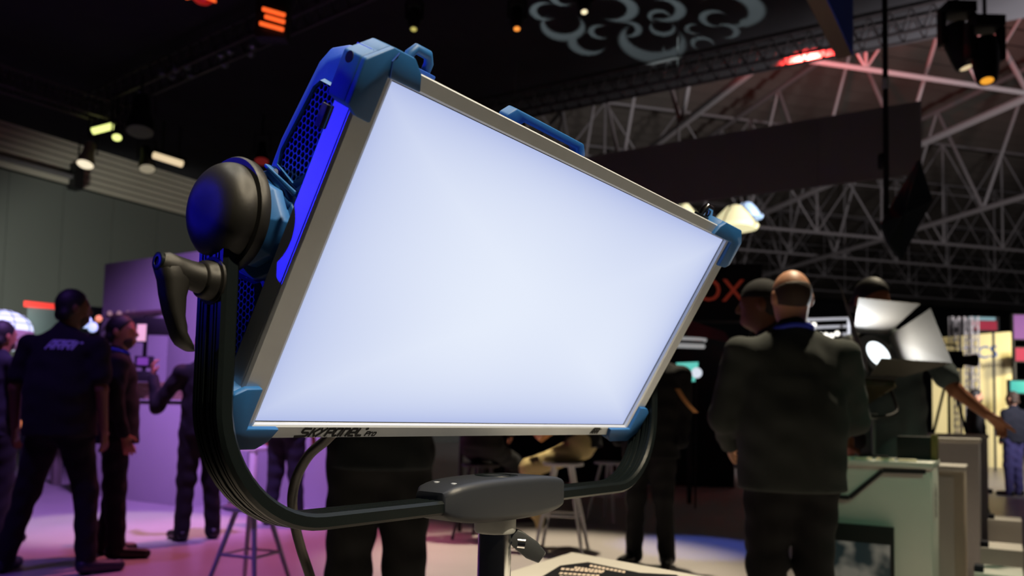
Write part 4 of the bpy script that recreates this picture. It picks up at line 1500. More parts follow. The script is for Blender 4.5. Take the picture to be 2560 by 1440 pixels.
# moving head lamps
def moving_head(p, sc, lean, label, lens_m, grp=None):
    t = empty('moving_head_lamp', frame(p, (1, 0, 0), (0, 1, 0), UP), label, 'stage lamp')
    MB().box((p.x - .16 * sc, p.y - .12 * sc, p.z), (p.x + .16 * sc, p.y + .12 * sc, p.z + .12 * sc)).build('base', M_fix, t, bevel=.01)
    for s in (-1, 1):
        MB().box((p.x + s * .17 * sc - .025 * sc, p.y - .06 * sc, p.z - .34 * sc), (p.x + s * .17 * sc + .025 * sc, p.y + .06 * sc, p.z + .02)).build('arm', M_fix, t, bevel=.01)
    c_ = Vector((p.x, p.y, p.z - .28 * sc))
    ax = Vector(lean).normalized()
    MB().lathe(c_ - ax * .20 * sc, ax, [(0, .06 * sc), (.03 * sc, .125 * sc), (.20 * sc, .14 * sc), (.40 * sc, .12 * sc), (.52 * sc, .10 * sc), (.525 * sc, .085 * sc)], 28).build('head', M_fix, t, smooth=True)
    MB().lathe(c_ + ax * .322 * sc, ax, [(0, .07 * sc), (.012 * sc, .045 * sc), (.016 * sc, .0)], 20).build('lens', lens_m, t, smooth=True)
    MB().tube([p + UP * .12 * sc, p + UP * .12 * sc + UP * .25], .02, 8).build('hook', M_chrome, t, smooth=True)
    return t


moving_head(D(2462, 75, 8.6), 1.0, (-.1, -.25, -1), 'black moving head lamp with amber lens hanging by the roof trusses', glow('amber_lens', (245, 165, 50), 1.0))
moving_head(D(2392, 40, 9.2), 1.05, (.25, -.1, -1), 'black moving head lamp with pale lens beside the amber one', glow('pale_lens', (240, 215, 170), .8))
for i, (x, y, d_, c, s_, lab) in enumerate(((1037, 12, 10.5, (215, 205, 110), .7, 'small ceiling spot glowing yellow above the lamp corner'), (1293, 8, 10.0, (250, 150, 60), 1.2, 'small ceiling spot glowing orange and green under the cloth'), (1460, -34, 10.0, (250, 235, 190), 1.2, 'small ceiling spot glowing white beside the projected rings'))):
    moving_head(D(x, y, d_), .62, (.02, -.35, -1), lab, glow('spot_glow_%d' % i, c, s_))
gl_ = D(1293, 52, 9.75)
# orange slatted lamp and red round lamp
OP = D(680, 2, 8.8)
OL = empty('orange_slat_lamp', frame(OP, (1, 0, 0), (0, 1, 0), UP), 'black hanging lamp with three glowing orange tubes', 'stage lamp')
MB().box((OP.x - .17, OP.y - .02, OP.z - .42), (OP.x + .17, OP.y + .16, OP.z + .1)).build('housing', M_fix, OL, bevel=.01)
MB().tube([OP + Vector((0, .06, .1)), OP + Vector((0, .06, .5))], .02, 8).build('hook', M_fix, OL)
for i, (a, b_) in enumerate((((657, 22), (712, 38)), ((663, 41), (711, 55)), ((650, 58), (708, 74)))):
    MB().tube([D(a[0], a[1], 8.72), D(b_[0], b_[1], 8.72)], .022, 10).build('tube', glow('orange_tube', (255, 100, 40), 1.15), OL, smooth=True)
RP = D(507, -22, 8.6)
RD = empty('red_round_lamp', frame(RP, (1, 0, 0), (0, 1, 0), UP), 'round red glowing lamp under the cloth ceiling', 'stage lamp')
MB().lathe(RP, UP, [(0, .12), (.02, .15), (.3, .13), (.34, .05)], 28).build('housing', M_fix, RD, smooth=True)
MB().lathe(RP + UP * .002, -UP, [(0, .145), (.07, .13), (.12, .08), (.135, .0)], 28).build('lens', mat('red_glass', (150, 20, 20), .25, 0, .1, 20, 0, (225, 30, 22), .30), RD, smooth=True)
MB().tube([D(465, -5, 8.5), D(500, -12, 8.45), D(540, 4, 8.5)], .016, 8).build('rim_tube', MATS['orange_tube'], RD, smooth=True)

# lamps on the left truss
def par_can(p, ax, L, r, label, lens_m, body=None):
    t = empty('par_lamp', frame(p, (1, 0, 0), (0, 1, 0), UP), label, 'stage lamp')
    ax = Vector(ax).normalized()
    MB().lathe(p - ax * L * .5, ax, [(0, r * .4), (.02, r * .62), (L * .5, r * .7), (L * .8, r), (L, r * 1.02), (L - .005, r * .9)], 24).build('housing', body or M_fix, t, smooth=True)
    MB().lathe(p + ax * (L * .5 - .004), ax, [(0, r * .96), (.012, r * .85), (.02, r * .4), (.022, 0)], 24).build('lens', lens_m, t, smooth=True)
    MB().tube([p + Vector((-r * 1.15, 0, -.02)), p + Vector((-r * 1.1, 0, .28)), p + Vector((r * 1.1, 0, .28)), p + Vector((r * 1.15, 0, -.02))], .014, 8).build('bracket', M_fix, t, smooth=True)
    MB().tube([p + UP * .28, p + UP * .60], .02, 8).build('hook', M_fix, t, smooth=True)
    return t


def bar_lamp(pa, pb, d_, label, m_, r=.045):
    A_, B_ = D(pa[0], pa[1], d_), D(pb[0], pb[1], d_)
    t = empty('tube_lamp', frame((A_ + B_) / 2, (1, 0, 0), (0, 1, 0), UP), label, 'stage lamp')
    ax = (B_ - A_)
    MB().tube([A_, A_ + ax * .25, A_ + ax * .75, B_], r, 14).build('tube', m_, t, smooth=True)
    up_ = Vector((0, .10, .07))
    MB().tube([A_ - ax * .08 + up_, B_ + ax * .08 + up_], r * 1.3, 10).build('housing', M_fix, t, smooth=True)
    for s in (.2, .8):
        MB().tube([A_ + ax * s + up_, A_ + ax * s + up_ + UP * .55], .02, 8).build('hook', M_fix, t, smooth=True)
    return t


bar_lamp((232, 328), (282, 315), 13.5, 'glowing yellow-green tube lamp on the lighting truss by the grey wall', glow('yellow_tube', (245, 255, 150), 1.3), .055)
bar_lamp((385, 388), (455, 410), 13.2, 'warm white tube lamp below the lighting truss', glow('warm_tube', (250, 225, 180), .85), .055)
par_can(D(292, 330, 13.2), (.3, -.5, -.8), .30, .075, 'small yellow glowing can lamp at the end of the yellow tube', MATS['yellow_tube'])
par_can(D(220, 385, 13.0), (0, -.35, -1), .42, .13, 'white conical can lamp hanging left of the tube lamps', glow('cream_lens', (255, 240, 205), 1.0), mat('cream_housing', (150, 138, 110), .5))
par_can(D(352, 285, 12.2), (.1, -.2, -1), .62, .20, 'large black can lamp hanging from the lighting truss', glow('dim_lens', (60, 58, 50), .2))
par_can(D(366, 395, 13.4), (.25, -.3, -1), .45, .13, 'black can lamp beside the warm tube lamp', glow('dim_lens2', (190, 180, 150), .5))
par_can(D(655, 380, 12.5), (.1, -.3, -1), .35, .11, 'dim reddish can lamp behind the blue housing', glow('dim_red_lens', (150, 40, 36), .3))

# soft lantern lamps behind the far corner of the panel
def lantern(p, sc, label, m_):
    t = empty('soft_lantern_lamp', frame(p, (1, 0, 0), (0, 1, 0), UP), label, 'lantern')
    rings = []
    for hh, rr in ((-.30, .46), (-.22, .50), (.0, .36), (.20, .18), (.24, .08)):
        rings.append([(p.x + rr * sc * math.cos(a) * (1 + .06 * math.cos(4 * a)), p.y + rr * sc * math.sin(a) * (1 + .06 * math.cos(4 * a)), p.z + hh * sc) for a in [2 * PI * k / 32 for k in range(32)]])
    MB().loft(rings).build('shade', m_, t, smooth=True)
    for k in range(4):
        a = PI / 4 + k * PI / 2
        MB().tube([(p.x + rr * sc * math.cos(a) * 1.02, p.y + rr * sc * math.sin(a) * 1.02, p.z + hh * sc) for hh, rr in ((-.30, .46), (-.22, .50), (.0, .36), (.20, .18))], .012, 6).build('rib', M_fix, t)
    MB().tube([p + UP * .24 * sc, p + UP * (.24 * sc + .9)], .012, 6).build('cord', M_fix, t)
    return t


lantern(D(1838, 540, 15.5), .86, 'cream fabric lantern glowing under the grey banner', glow('cream_lantern', (235, 228, 178), .85))
lantern(D(1868, 524, 16.4), .62, 'pale blue fabric lantern glowing behind the cream one', glow('blue_lantern', (175, 205, 240), .85))
lantern(D(1712, 524, 16.0), .50, 'small cream lantern glowing at the banner edge', glow('cream_lantern', (235, 228, 178), .85))

# ================================================================== FAR STANDS ON THE RIGHT
# black stand with orange lettering
fp0 = D(1905, 800, 11.0)
fp0.z = 0
FB = empty('black_stand', frame(fp0, (-1, .12, 0), (-.12, -1, 0), UP), 'black exhibition stand with orange lettering behind the visitors', 'stand')
Xs = WM[FB]
zA, zB = D(1800, 800, 11).z, D(1800, 655, 11).z
MB(Xs).box((0, -.3, zA), (4.0, 0, zB)).build('fascia', mat('black_fascia', (14, 17, 19), .7), FB)
MB(Xs).box((0, -2.5, 0), (4.0, -2.3, zA)).build('rear_wall', M_dwall, FB)
MB(Xs).box((0, -.3, 0), (.12, -.1, zA)).build('post', M_fix, FB)
pA = D(1690, 752, 10.93)
pB = D(1848, 752, 10.93)
tdir = (pB - pA)
tdir.z = 0
tdir.normalize()
wl_ = (pB - pA).length
ltm = frame(Vector((pA.x, pA.y, pA.z)) + Vector((.0, -.06, 0)), tdir, UP, tdir.cross(UP))
lettering('BOX', .44, mat('orange_letters', (150, 52, 36), .6, 0, .05, 10, 0, (150, 52, 36), .25), FB, ltm)
TS = empty('teal_screen', frame(D(1720, 955, 10.4), (1, 0, 0), (0, 1, 0), UP), 'glowing turquoise screen under the black stand', 'screen')
q4 = [D(1692, 907, 10.4), D(1746, 905, 10.4), D(1742, 953, 10.4), D(1712, 955, 10.4)]
MB().prism(q4, Vector((0, .05, 0))).build('screen', glow('turquoise_glow', (105, 215, 200), .85), TS)
MB().tube([D(1725, 955, 10.44), FL(1725, 10.44, .01)], .03, 10).build('post', M_fix, TS, smooth=True)
WLp = D(1742, 932, 9.8)
WB = empty('white_round_lamp', frame(Vector((WLp.x, WLp.y, 0)), (1, 0, 0), (0, 1, 0), UP), 'small white oval lamp glowing before the turquoise screen', 'lamp')
MB().lathe(WLp, Vector((0, -1, 0)), [(-.03, .04), (0, .065), (.02, .05), (.03, 0)], 20).build('lens', glow('cool_white', (225, 232, 245), .9), WB, smooth=True)
MB().tube([WLp + Vector((0, .03, 0)), Vector((WLp.x, WLp.y + .03, .01))], .012, 8).build('post', M_fix, WB)
for i, (y0, lab) in enumerate(((847, 'upper white tube lamp under the black stand'), (863, 'lower white tube lamp under the black stand'))):
    a_, b_ = D(1685 - i * 6, y0, 10.0 - i * .35), D(1762 - i * 4, y0 + 3, 10.6 - i * .35)
    t = empty('strip_lamp', frame((a_ + b_) / 2, (1, 0, 0), (0, 1, 0), UP), lab, 'strip lamp')
    MB().tube([a_, b_], .030, 10).build('tube', glow('strip_white', (200, 200, 200), .45), t, smooth=True)
    MB().tube([a_ + UP * .05, b_ + UP * .05], .02, 8).build('housing', M_fix, t)
RC = empty('red_awning', frame(D(1760, 845, 10.2), (1, 0, 0), (0, 1, 0), UP), 'dim red slatted awning under the black stand', 'awning')
for i in range(5):
    MB().prism([D(1708 + i * 2, 800 + i * 9, 10.0), D(1712 + i * 2, 804 + i * 9, 10.0), D(1815 + i * 2, 838 + i * 4, 10.8), D(1813 + i * 2, 834 + i * 4, 10.8)], UP * .02).build('slat', mat('red_slat', (150, 70, 80), .7, 0, .1, 5), RC)

# yellow sign between truss towers
s0, s1 = D(2330, 905, 24.0), D(2523, 905, 22.0)
sv_ = (s1 - s0)
sv_.z = 0
sv_.normalize()
zs0, zs1 = D(2460, 985, 23).z, D(2460, 838, 23).z
SG = empty('yellow_sign_wall', frame(Vector((s0.x, s0.y, 0)), sv_, UP.cross(sv_), UP), 'pale yellow sign wall with blue lettering on a far stand', 'sign')
Lw = (Vector((s1.x, s1.y, 0)) - Vector((s0.x, s0.y, 0))).length
M_yel = mat('pale_yellow_board', (238, 226, 172), .8, 0, .04, 2)
MB(WM[SG]).box((0, 0, 0), (Lw, .12, zs1)).build('board', M_yel, SG)
pL = D(2393, 897, 23.0)
M_sgb = mat('blue_letters', (70, 105, 180), .6)
lettering('ITICS', .50, M_sgb, SG, frame(Vector((s0.x, s0.y, pL.z)) + sv_ * .80 + Vector((0, -.05, 0)), sv_, UP, sv_.cross(UP)))
lettering('Systems', .22, mat('grey_letters', (120, 112, 96), .7), SG, frame(Vector((s0.x, s0.y, pL.z - .27)) + sv_ * 1.40 + Vector((0, -.05, 0)), sv_, UP, sv_.cross(UP)))
for i, (x_, d_) in enumerate(((2388, 17.5), (2418, 17.0), (2436, 16.6))):
    b_ = FL(x_, d_)
    zt2 = D(x_, 790, d_).z
    t = empty('truss_tower', frame(b_, (1, 0, 0), (0, 1, 0), UP), ['slim silver truss tower at the left end of the yellow sign', 'slim silver truss tower in front of the yellow sign', 'slim silver truss tower by the sign lettering'][i], 'truss tower')
    for dx in (-.07, .07):
        for dy in (-.07, .07):
            member('chord', b_ + Vector((dx, dy, 0)), b_ + Vector((dx, dy, zt2)), .016, M_steel, t)
    lt = MB()
    for k in range(12):
        z0_, z1_ = zt2 * k / 12, zt2 * (k + 1) / 12
        lt.tube([b_ + Vector((-.07, -.07, z0_)), b_ + Vector((.07, -.07, z1_))], .010, 6)
        lt.tube([b_ + Vector((.07, -.07, z0_)), b_ + Vector((-.07, -.07, z1_))], .010, 6)
    lt.build('lattice', M_steel, t, kind='stuff')
RS = empty('red_screen_gantry', frame(D(2465, 830, 20), (1, 0, 0), (0, 1, 0), UP), 'dark gantry with a dim crimson screen above the yellow sign', 'screen')
a_, b_ = D(2422, 828, 20), D(2500, 792, 20)
MB().box((a_.x, a_.y, a_.z), (b_.x, a_.y + .15, b_.z)).build('frame', M_fix, RS, bevel=.01)
a2, b2 = D(2430, 824, 19.97), D(2494, 803, 19.97)
MB().box((a2.x, a_.y - .02, a2.z), (b2.x, a_.y - .005, b2.z)).build('screen', glow('crimson_glow', (120, 18, 40), .3), RS)
a3, b3 = D(2424, 800, 19.97), D(2490, 793, 19.97)
MB().box((a3.x, a_.y - .03, a3.z), (b3.x, a_.y - .005, b3.z)).build('light_bar', glow('dim_cyan_glow', (90, 120, 125), .5), RS)
MB().tube([Vector((a_.x + .1, a_.y + .1, a_.z)), Vector((a_.x + .1, a_.y + .1, 0.01))], .03, 8).build('post', M_fix, RS)
MB().tube([Vector((b_.x - .1, a_.y + .1, a_.z)), Vector((b_.x - .1, a_.y + .1, 0.01))], .03, 8).build('post', M_fix, RS)
# dark kit on stands in front of the sign
for i, (x_, y_, d_, lab) in enumerate(((2372, 900, 9.0, 'black camera on a tripod behind the pointing man'),)):
    p = D(x_, y_, d_)
    t = empty('camera_on_tripod', frame((p.x, p.y, 0), (1, 0, 0), (0, 1, 0), UP), lab, 'camera')
    MB().box((p.x - .13, p.y - .09, p.z - .10), (p.x + .12, p.y + .09, p.z + .10)).build('body', M_fix, t, bevel=.012)
    MB().lathe(p + Vector((.12, 0, 0)), (1, -.2, 0), [(0, .055), (.12, .06), (.13, .07), (.18, .07)], 20).build('lens', M_fix, t, smooth=True)
    MB().tube([p + Vector((-.1, 0, .10)), p + Vector((-.1, 0, .17)), p + Vector((.08, 0, .17)), p + Vector((.08, 0, .10))], .013, 8).build('handle', M_fix, t, smooth=True)
    for k in range(3):
        a = k * 2 * PI / 3
        MB().tube([p + Vector((0, 0, -.10)), Vector((p.x + .45 * math.cos(a), p.y + .45 * math.sin(a), .012))], .016, 8).build('leg', M_fix, t, smooth=True)

# ================================================================== LEFT SIDE
# lilac counter and wall
lc = G(470, 1268, 0.0)
LCt, XL = counter(lc, 2.2, .8, 1.17, 'lilac-lit white counter behind the man with the raised hand', 'counter', M_purp, 'lilac_counter', top=False)
MB(XL).box((-.02, -.02, 1.17), (2.22, .82, 1.19)).build('worktop', M_purp, LCt, bevel=.004)
lw = D(262, 660, 11.4)
lw0 = Vector((lw.x, lw.y, 0))
LW = empty('lilac_wall_panel', frame(lw0, -E2, E1, UP), 'tall plain lilac wall panel behind the lilac counter', 'wall panel')
for k in range(3):
    MB(WM[LW]).box((k * 1.5 + .003, 0, 0), (k * 1.5 + 1.497, .06, lw.z)).build('panel', M_purp, LW, bevel=.003)
# timber crate on the counter
tb0 = XL @ Vector((.72, .10, 1.19))
TBx = empty('timber_crate', frame(tb0, E2, E1, UP), 'low pale timber crate on the lilac counter', 'crate')
for r_i in range(4):
    for c_i in range(5):
        MB(WM[TBx]).box((-.62 + c_i * .25 + (.06 if r_i % 2 else 0), 0, r_i * .052), (-.62 + c_i * .25 + .245 + (.06 if r_i % 2 else 0), .16, r_i * .052 + .050)).build('plank', M_wood, TBx, bevel=.003)
# camera rig on the crate
rg = tb0 + UP * .21 + E1 * .08
RGp = D(362, 880, (rg - CAMP).dot(fw))
base_r = Vector((RGp.x, RGp.y, rg.z))
RG = empty('camera_rig', frame(base_r, (1, 0, 0), (0, 1, 0), UP), 'black camera rig with a pale monitor standing on the timber crate', 'camera')
z_ = base_r.z
zt3 = D(362, 790, (rg - CAMP).dot(fw)).z
MB().loft([[(base_r.x + sx * w1, base_r.y + sy * .06, z1) for sx, sy in ((-1, -1), (1, -1), (1, 1), (-1, 1))] for w1, z1 in ((.16, z_), (.15, z_ + .08), (.07, z_ + .12))]).build('base', M_fix, RG, bevel=.006)
MB().box((base_r.x - .10, base_r.y - .04, z_ + .16), (base_r.x + .10, base_r.y + .04, z_ + .30)).build('frame', M_fix, RG, bevel=.006)
MB().box((base_r.x - .065, base_r.y - .046, z_ + .19), (base_r.x + .065, base_r.y - .041, z_ + .28)).build('small_screen', mat('lilac_screen', (150, 110, 160), .4), RG)
MB().tube([(base_r.x, base_r.y, z_ + .1), (base_r.x, base_r.y, zt3)], .025, 10).build('column', M_fix, RG, smooth=True)
MB().box((base_r.x - .14, base_r.y - .06, zt3 - .22), (base_r.x + .30, base_r.y + .06, zt3 - .02)).build('camera_body', M_fix, RG, bevel=.01)
MB().lathe((base_r.x + .30, base_r.y, zt3 - .12), (1, -.3, 0), [(0, .06), (.12, .07), (.13, .08), (.16, .08)], 20).build('lens', M_fix, RG, smooth=True)
mp = D(355, 832, (rg - CAMP).dot(fw) - .15)
MB().box((mp.x - .065, mp.y - .01, mp.z - .115), (mp.x + .065, mp.y + .01, mp.z + .115)).build('monitor', M_fix, RG, bevel=.006)
MB().box((mp.x - .052, mp.y - .0135, mp.z - .098), (mp.x + .052, mp.y - .0105, mp.z + .098)).build('monitor_picture', glow('warm_paper_glow', (225, 190, 175), .55), RG)
# lamp bar with a row of small lamps
ra, rb_ = D(268, 789, 11.1), D(470, 775, 10.45)
LBp = empty('lamp_bar', frame(ra, (1, 0, 0), (0, 1, 0), UP), 'horizontal bar carrying a row of small lamps above the camera rig', 'lamp bar')
MB().tube([ra, rb_], .035, 10).build('bar', mat('pinkish_bar', (120, 100, 96), .5), LBp, smooth=True)
for xx in (276, 300, 322, 336):
    p = D(xx, 783, 10.95)
    MB().lathe(p, (0, -1, -.2), [(0, .02), (.02, .034), (.03, .03), (.034, 0)], 14).build('small_lamp', glow('dim_pink_lamp', (170, 140, 130), .5), LBp, smooth=True)
for tq_ in (.05, .95):
    p = ra + (rb_ - ra) * tq_
    MB().tube([p, p + E1 * .08], .02, 8).build('wall_arm', M_fix, LBp)
# bright lamps behind the polo man
for i, (x_, y_, r0, c_, s_, lab) in enumerate(((215, 805, .075, (190, 220, 250), 1.1, 'round cool white lamp between the two men'), (232, 818, .060, (190, 215, 245), .9, 'second cool white lamp between the two men'), (247, 797, .04, (240, 160, 100), .6, 'small amber lamp beside the cool white lamps'))):
    p = D(x_, y_, 9.6 - .35 * i)
    t = empty('round_lamp', frame((p.x, p.y, 0), (1, 0, 0), (0, 1, 0), UP), lab, 'lamp')
    MB().lathe(p, (0, -1, 0), [(-.08, r0 * .7), (0, r0 * 1.1), (.002, r0)], 24).build('housing', M_fix, t, smooth=True)
    MB().lathe(p + Vector((0, -.003, 0)), (0, -1, 0), [(0, r0), (.02, r0 * .7), (.028, 0)], 24).build('lens', glow('round_glow_%d' % i, c_, s_), t, smooth=True)
    MB().tube([p + Vector((0, .06, 0)), Vector((p.x, p.y + .06, .01))], .012, 8).build('post', M_fix, t)
# far stand with the red light strip
ra, rb_ = D(60, 752, 14.5), D(262, 772, 15.2)
RSn = empty('grey_stand', frame((ra.x, ra.y, 0), (1, 0, 0), (0, 1, 0), UP), 'grey stand with a red light strip along its roof by the grey wall', 'stand')
vv = (rb_ - ra)
MB().prism([ra, rb_, rb_ - UP * .10, ra - UP * .10], Vector((0, .1, 0))).build('light_strip', glow('red_strip_glow', (225, 55, 48), .85), RSn)
MB().prism([Vector((ra.x, ra.y + .12, ra.z)), Vector((rb_.x + .8, rb_.y + .12, rb_.z)), Vector((rb_.x + .8, rb_.y + .12, 0)), Vector((ra.x, ra.y + .12, 0))], Vector((0, .1, 0))).build('rear_wall', mat('stand_grey', (70, 84, 86), .8), RSn)
# glowing dome lanterns at the left edge
def dome_lamp(p, r, label, m_):
    t = empty('dome_soft_lamp', frame((p.x, p.y, 0), (1, 0, 0), (0, 1, 0), UP), label, 'lamp')
    prof = [(0, r * 1.0)] + [(r * .78 * math.sin(a), r * math.cos(a)) for a in [k * PI / 2 / 9 for k in range(1, 10)]]
    MB().lathe(p, UP, prof, 36).build('dome', m_, t, smooth=True)
    for k in range(10):
        a = k * 2 * PI / 10
        MB().tube([p + Vector((math.cos(a) * rr * 1.01, math.sin(a) * rr * 1.01, hh * 1.01)) for hh, rr in prof[:-1]], .004, 5).build('grid_rib', M_fix, t)
    for hh, rr in prof[2:8:2]:
        MB().tube([p + Vector((math.cos(a) * rr * 1.01, math.sin(a) * rr * 1.01, hh * 1.01)) for a in [k * 2 * PI / 36 for k in range(37)]], .004, 5).build('grid_ring', M_fix, t)
    MB().lathe(p, -UP, [(0, r * 1.0), (.05, r * 1.0), (.16, r * .85), (.2, r * .3)], 36).build('skirt', mat('cream_skirt', (190, 178, 158), .8), t, smooth=True)
    MB().tube([p - UP * .18, Vector((p.x, p.y, .02))], .02, 10).build('post', M_fix, t, smooth=True)
    MB().lathe((p.x, p.y, 0), UP, [(0, .2), (.015, .2), (.02, .03)], 24).build('foot', M_fix, t, smooth=True)
    return t


dome_lamp(D(8, 826, 8.2), .27, 'large glowing white dome lamp with a fabric grid behind the polo man', glow('dome_glow', (205, 235, 225), .9))
dl = D(2, 878, 8.9)
DLt = empty('flat_disc_lamp', frame((dl.x, dl.y, 0), (1, 0, 0), (0, 1, 0), UP), 'flat glowing disc lamp below the white dome lamp', 'lamp')
MB().lathe(dl, UP, [(0, .08), (.01, .125), (.03, .13), (.045, .06)], 28).build('disc', glow('disc_glow', (215, 240, 235), .8), DLt, smooth=True)
MB().tube([dl, Vector((dl.x, dl.y, .01))], .02, 8).build('post', M_fix, DLt)
og = D(42, 1050, 9.0)
OG = empty('amber_lamp', frame((og.x, og.y, 0), (1, 0, 0), (0, 1, 0), UP), 'upright amber glowing lamp behind the polo man', 'lamp')
MB().lathe((og.x, og.y, og.z - .16), UP, [(0, .02), (.04, .06), (.2, .07), (.30, .04), (.32, 0)], 20).build('shade', glow('amber_shade', (235, 150, 70), .8), OG, smooth=True)
MB().tube([(og.x, og.y, og.z - .16), (og.x, og.y, .01)], .015, 8).build('post', M_fix, OG)
wb = G(135, 1212, 0)
WC = empty('small_grey_column', frame(wb, E2, E1, UP), 'square grey column on the purple floor behind the striding man', 'column')
MB(WM[WC]).box((0, 0, 0), (.10, .10, .55)).build('shaft', mat('grey_brown_paint', (120, 112, 104), .7), WC, bevel=.006)
MB(WM[WC]).box((-.02, -.02, .55), (.12, .12, .58)).build('cap', mat('grey_brown_paint', (120, 112, 104), .7), WC, bevel=.004)


# ------------------------------------------------------------------ stools
def stool(p, hgt, yaw, label, m_, spread=.20, group=None):
    X = frame(p, yaw=yaw)
    t = empty('white_stool', X, label, 'stool', group)
    MB(X).lathe((0, 0, hgt - .03), UP, [(0, .15), (.004, .165), (.024, .165), (.03, .155)], 32).build('seat', m_, t, smooth=True)
    for k in range(4):
        a = PI / 4 + k * PI / 2
        d_ = Vector((math.cos(a), math.sin(a), 0))
        MB(X).tube([d_ * .09 + UP * (hgt - .03), d_ * spread], .017, 10, .013).build('leg', m_, t, smooth=True)
    rg_ = MB(X)
    zz = hgt * .42
    rr = .09 + (spread - .09) * (1 - zz / (hgt - .03))
    pts_ = [Vector((math.cos(PI / 4 + k * PI / 2) * rr, math.sin(PI / 4 + k * PI / 2) * rr, zz)) for k in range(5)]
    for k in range(4):
        MB(X).tube([pts_[k], pts_[k + 1]], .009, 8).build('stretcher', m_, t, smooth=True)
    return t


M_stool = mat('white_painted_stool', (196, 198, 200), .5)
stool(FL(640, 4.9), .50, 20, 'low white four-legged stool on the purple floor under the yoke', M_stool, .25)
stool(FL(1410, 6.45), .72, 12, 'tall white stool under the man in khaki trousers', M_stool, .27)
stool(FL(1205, 7.05), .66, 30, 'tall dark stool under the seated man in black', mat('dark_stool_paint', (40, 40, 46), .5), .24)
stool(FL(1525, 8.6), .62, 40, 'white stool standing empty behind the black coat', M_stool, .24)
wt = FL(612, 8.6)
WT = empty('white_side_table', frame(wt, yaw=15), 'white side table behind the low stool by the lilac counter', 'table')
XT = WM[WT]
MB(XT).box((-.30, -.25, .66), (.30, .25, .70)).build('table_top', M_white, WT, bevel=.006)
for a in (-.26, .26):
    for c in (-.21, .21):
        MB(XT).box((a - .03, c - .03, 0), (a + .03, c + .03, .66)).build('leg', M_white, WT, bevel=.004)

# far lit gantry between the heads
ga_, gb_ = D(2020, 800, 19), D(2125, 796, 19.6)
GT = empty('lit_gantry', frame((ga_.x, ga_.y, 0), (1, 0, 0), (0, 1, 0), UP), 'far silver gantry with small bright bulbs behind the balding man', 'gantry')
for dy_ in (0, 20, 40, 58):
    MB().tube([D(2000, 800 + dy_, 19), D(2125, 796 + dy_ * .96, 19.6)], .035, 8).build('rail', M_alu, GT, smooth=True)
for xx_, yy_ in ((2020, 812), (2034, 812), (2050, 838), (2064, 838), (2078, 840), (2092, 834), (2022, 845)):
    MB().lathe(D(xx_, yy_, 18.9), (0, -1, 0), [(0, .03), (.02, .06), (.05, .04), (.06, 0)], 12).build('bulb', glow('gantry_bulb', (240, 238, 225), 1.1), GT, smooth=True)
for xx_ in (2004, 2122):
    p = D(xx_, 830, 19.1)
    MB().tube([Vector((p.x, p.y, .01)), Vector((p.x, p.y, D(xx_, 796, 19.1).z))], .04, 8).build('post', M_alu, GT, smooth=True)
for (xx_, y0_, y1_, c_, s_, lab) in ((2546, 785, 850, (110, 70, 130), .5, 'dim violet screen on a far stand beside the yellow sign'), (2550, 868, 905, (130, 30, 60), .6, 'dim crimson screen on a far stand below the violet one'), (2537, 950, 985, (60, 160, 150), .5, 'small teal screen on a far stand behind the far visitor')):
    dz_ = {2546: 22.5, 2550: 21.0, 2537: 19.5}[xx_]
    a_, b_ = D(xx_ - 14, y1_, dz_), D(xx_ + 40, y0_, dz_)
    t = empty('far_screen', frame((a_.x, a_.y, 0), (1, 0, 0), (0, 1, 0), UP), lab, 'screen')
    MB().box((a_.x, a_.y, a_.z), (b_.x, a_.y + .1, b_.z)).build('frame', M_fix, t)
    MB().box((a_.x + .03, a_.y - .012, a_.z + .03), (b_.x - .03, a_.y - .002, b_.z - .03)).build('picture', glow('far_glow_%d' % xx_, c_, s_ * .45), t)
    MB().tube([(a_.x + .05, a_.y + .05, .01), (a_.x + .05, a_.y + .05, a_.z)], .03, 8).build('post', M_fix, t)

# visitor's ribbon
rb1 = smooth_path([D(1694, 972, 5.74), D(1708, 995, 5.72), D(1724, 1015, 5.72), D(1740, 1032, 5.74)])
b_ = MB()
for i in range(len(rb1) - 1):
    s_ = rt * .018
    b_.add([rb1[i] - s_, rb1[i] + s_, rb1[i + 1] + s_, rb1[i + 1] - s_, rb1[i] - s_ + fw * .004, rb1[i] + s_ + fw * .004, rb1[i + 1] + s_ + fw * .004, rb1[i + 1] - s_ + fw * .004], [(0, 1, 2, 3), (7, 6, 5, 4), (0, 3, 7, 4), (1, 5, 6, 2)])
b_.build('ribbon', mat('orange_yellow_ribbon', (215, 150, 90), .7, 0, .5, 7), None, label='orange and yellow neck ribbon hanging on the black coat', cat='ribbon')

# ------------------------------------------------------------------ gobo projector throwing rings on the cloth ceiling
gp = FL(1180, 7.6, 2.05)
tgt = G(1620, 62, HK)
GP = empty('gobo_projector', frame((gp.x, gp.y, 0), (1, 0, 0), (0, 1, 0), UP), 'black pattern projector on a stand behind the glowing panel lamp', 'projector')
gd_ = (tgt - gp).normalized()
MB().lathe(gp - gd_ * .45, gd_, [(0, .06), (.02, .09), (.30, .09), (.32, .06), (.43, .06)], 24).build('barrel', M_fix, GP, smooth=True)
MB().tube([gp - gd_ * .25, Vector((gp.x - gd_.x * .25, gp.y - gd_.y * .25, .01))], .02, 8).build('post', M_fix, GP)
gq = gd_.to_track_quat('-Z', 'Y').to_matrix().to_4x4()
GL = Matrix.Translation(gp) @ gq
ld = bpy.data.lights.new('gobo_beam', 'SPOT')
ld.energy = 3800
ld.color = (.72, .92, .90)
ld.spot_size = math.radians(75)
ld.spot_blend = .05
ld.shadow_soft_size = .012
lo = bpy.data.objects.new('gobo_beam', ld)
COL.objects.link(lo)
lo.matrix_world = GL
ld.use_nodes = True
nt = ld.node_tree
emn = nt.nodes['Emission']
tcn = nt.nodes.new('ShaderNodeTexCoord')
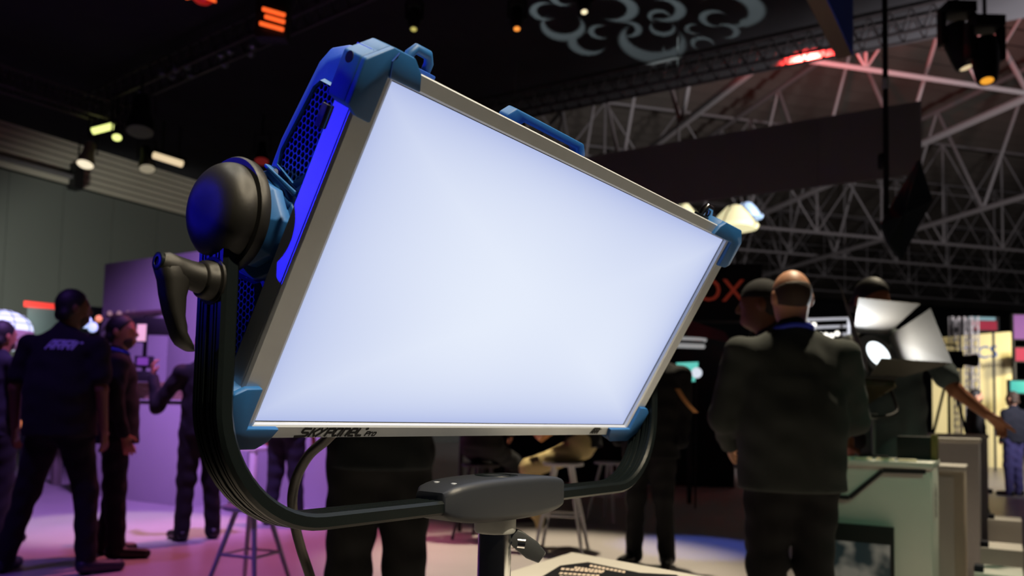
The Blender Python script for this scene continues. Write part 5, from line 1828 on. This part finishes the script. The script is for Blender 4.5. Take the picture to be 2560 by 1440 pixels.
sx_ = nt.nodes.new('ShaderNodeSeparateXYZ')
nt.links.new(tcn.outputs['Normal'], sx_.inputs[0])
iz = node(nt, 'DIVIDE', -1, sx_.outputs[2])
ax_ = node(nt, 'MULTIPLY', sx_.outputs[0], iz)
ay_ = node(nt, 'MULTIPLY', sx_.outputs[1], iz)
GI = GL.inverted()


def gob(cx_, cy_):
    p = GI @ G(1240 + cx_ / 3.368, cy_ / 3.368, HK)
    return p.x / -p.z, p.y / -p.z


CRES = [(400, 95, 120, 0), (560, 225, 190, 270), (1020, 75, 180, 180), (870, 268, 95, 0), (1120, 245, 110, 180), (760, 365, 160, 330), (1430, 85, 170, 190), (1370, 135, 95, 60), (1400, 240, 110, 270),
        (1310, 355, 290, 275), (1990, 75, 280, 160), (1830, 155, 125, 20), (1945, 262, 110, 170), (1660, 245, 75, 0), (1735, 365, 100, 60), (1480, 425, 80, 270), (2115, 190, 62, 0), (560, -20, 110, 0)]
tot = None
for (cx_, cy_, rr, op_) in CRES:
    c0 = gob(cx_, cy_)
    c1 = gob(cx_ + rr, cy_)
    r_ = math.hypot(c1[0] - c0[0], c1[1] - c0[1])
    oo = math.radians(op_)
    c2 = gob(cx_ + rr * .34 * math.cos(oo), cy_ + rr * .20 * math.sin(oo))
    ds = []
    for (c_, q_) in ((c0, r_), (c2, r_ * .84)):
        dx = node(nt, 'SUBTRACT', ax_, c_[0])
        dy = node(nt, 'SUBTRACT', ay_, c_[1])
        d_ = node(nt, 'SQRT', node(nt, 'ADD', node(nt, 'MULTIPLY', dx, dx), node(nt, 'MULTIPLY', dy, dy)))
        sm = nt.nodes.new('ShaderNodeMapRange')
        sm.interpolation_type = 'SMOOTHSTEP'
        nt.links.new(d_, sm.inputs[0])
        sm.inputs[1].default_value = q_ * .90
        sm.inputs[2].default_value = q_ * 1.06
        sm.inputs[3].default_value = 1
        sm.inputs[4].default_value = 0
        ds.append(sm.outputs[0])
    cr = node(nt, 'MULTIPLY', ds[0], node(nt, 'SUBTRACT', 1, ds[1]))
    tot = cr if tot is None else node(nt, 'MAXIMUM', tot, cr)
nt.links.new(tot, emn.inputs['Strength'])
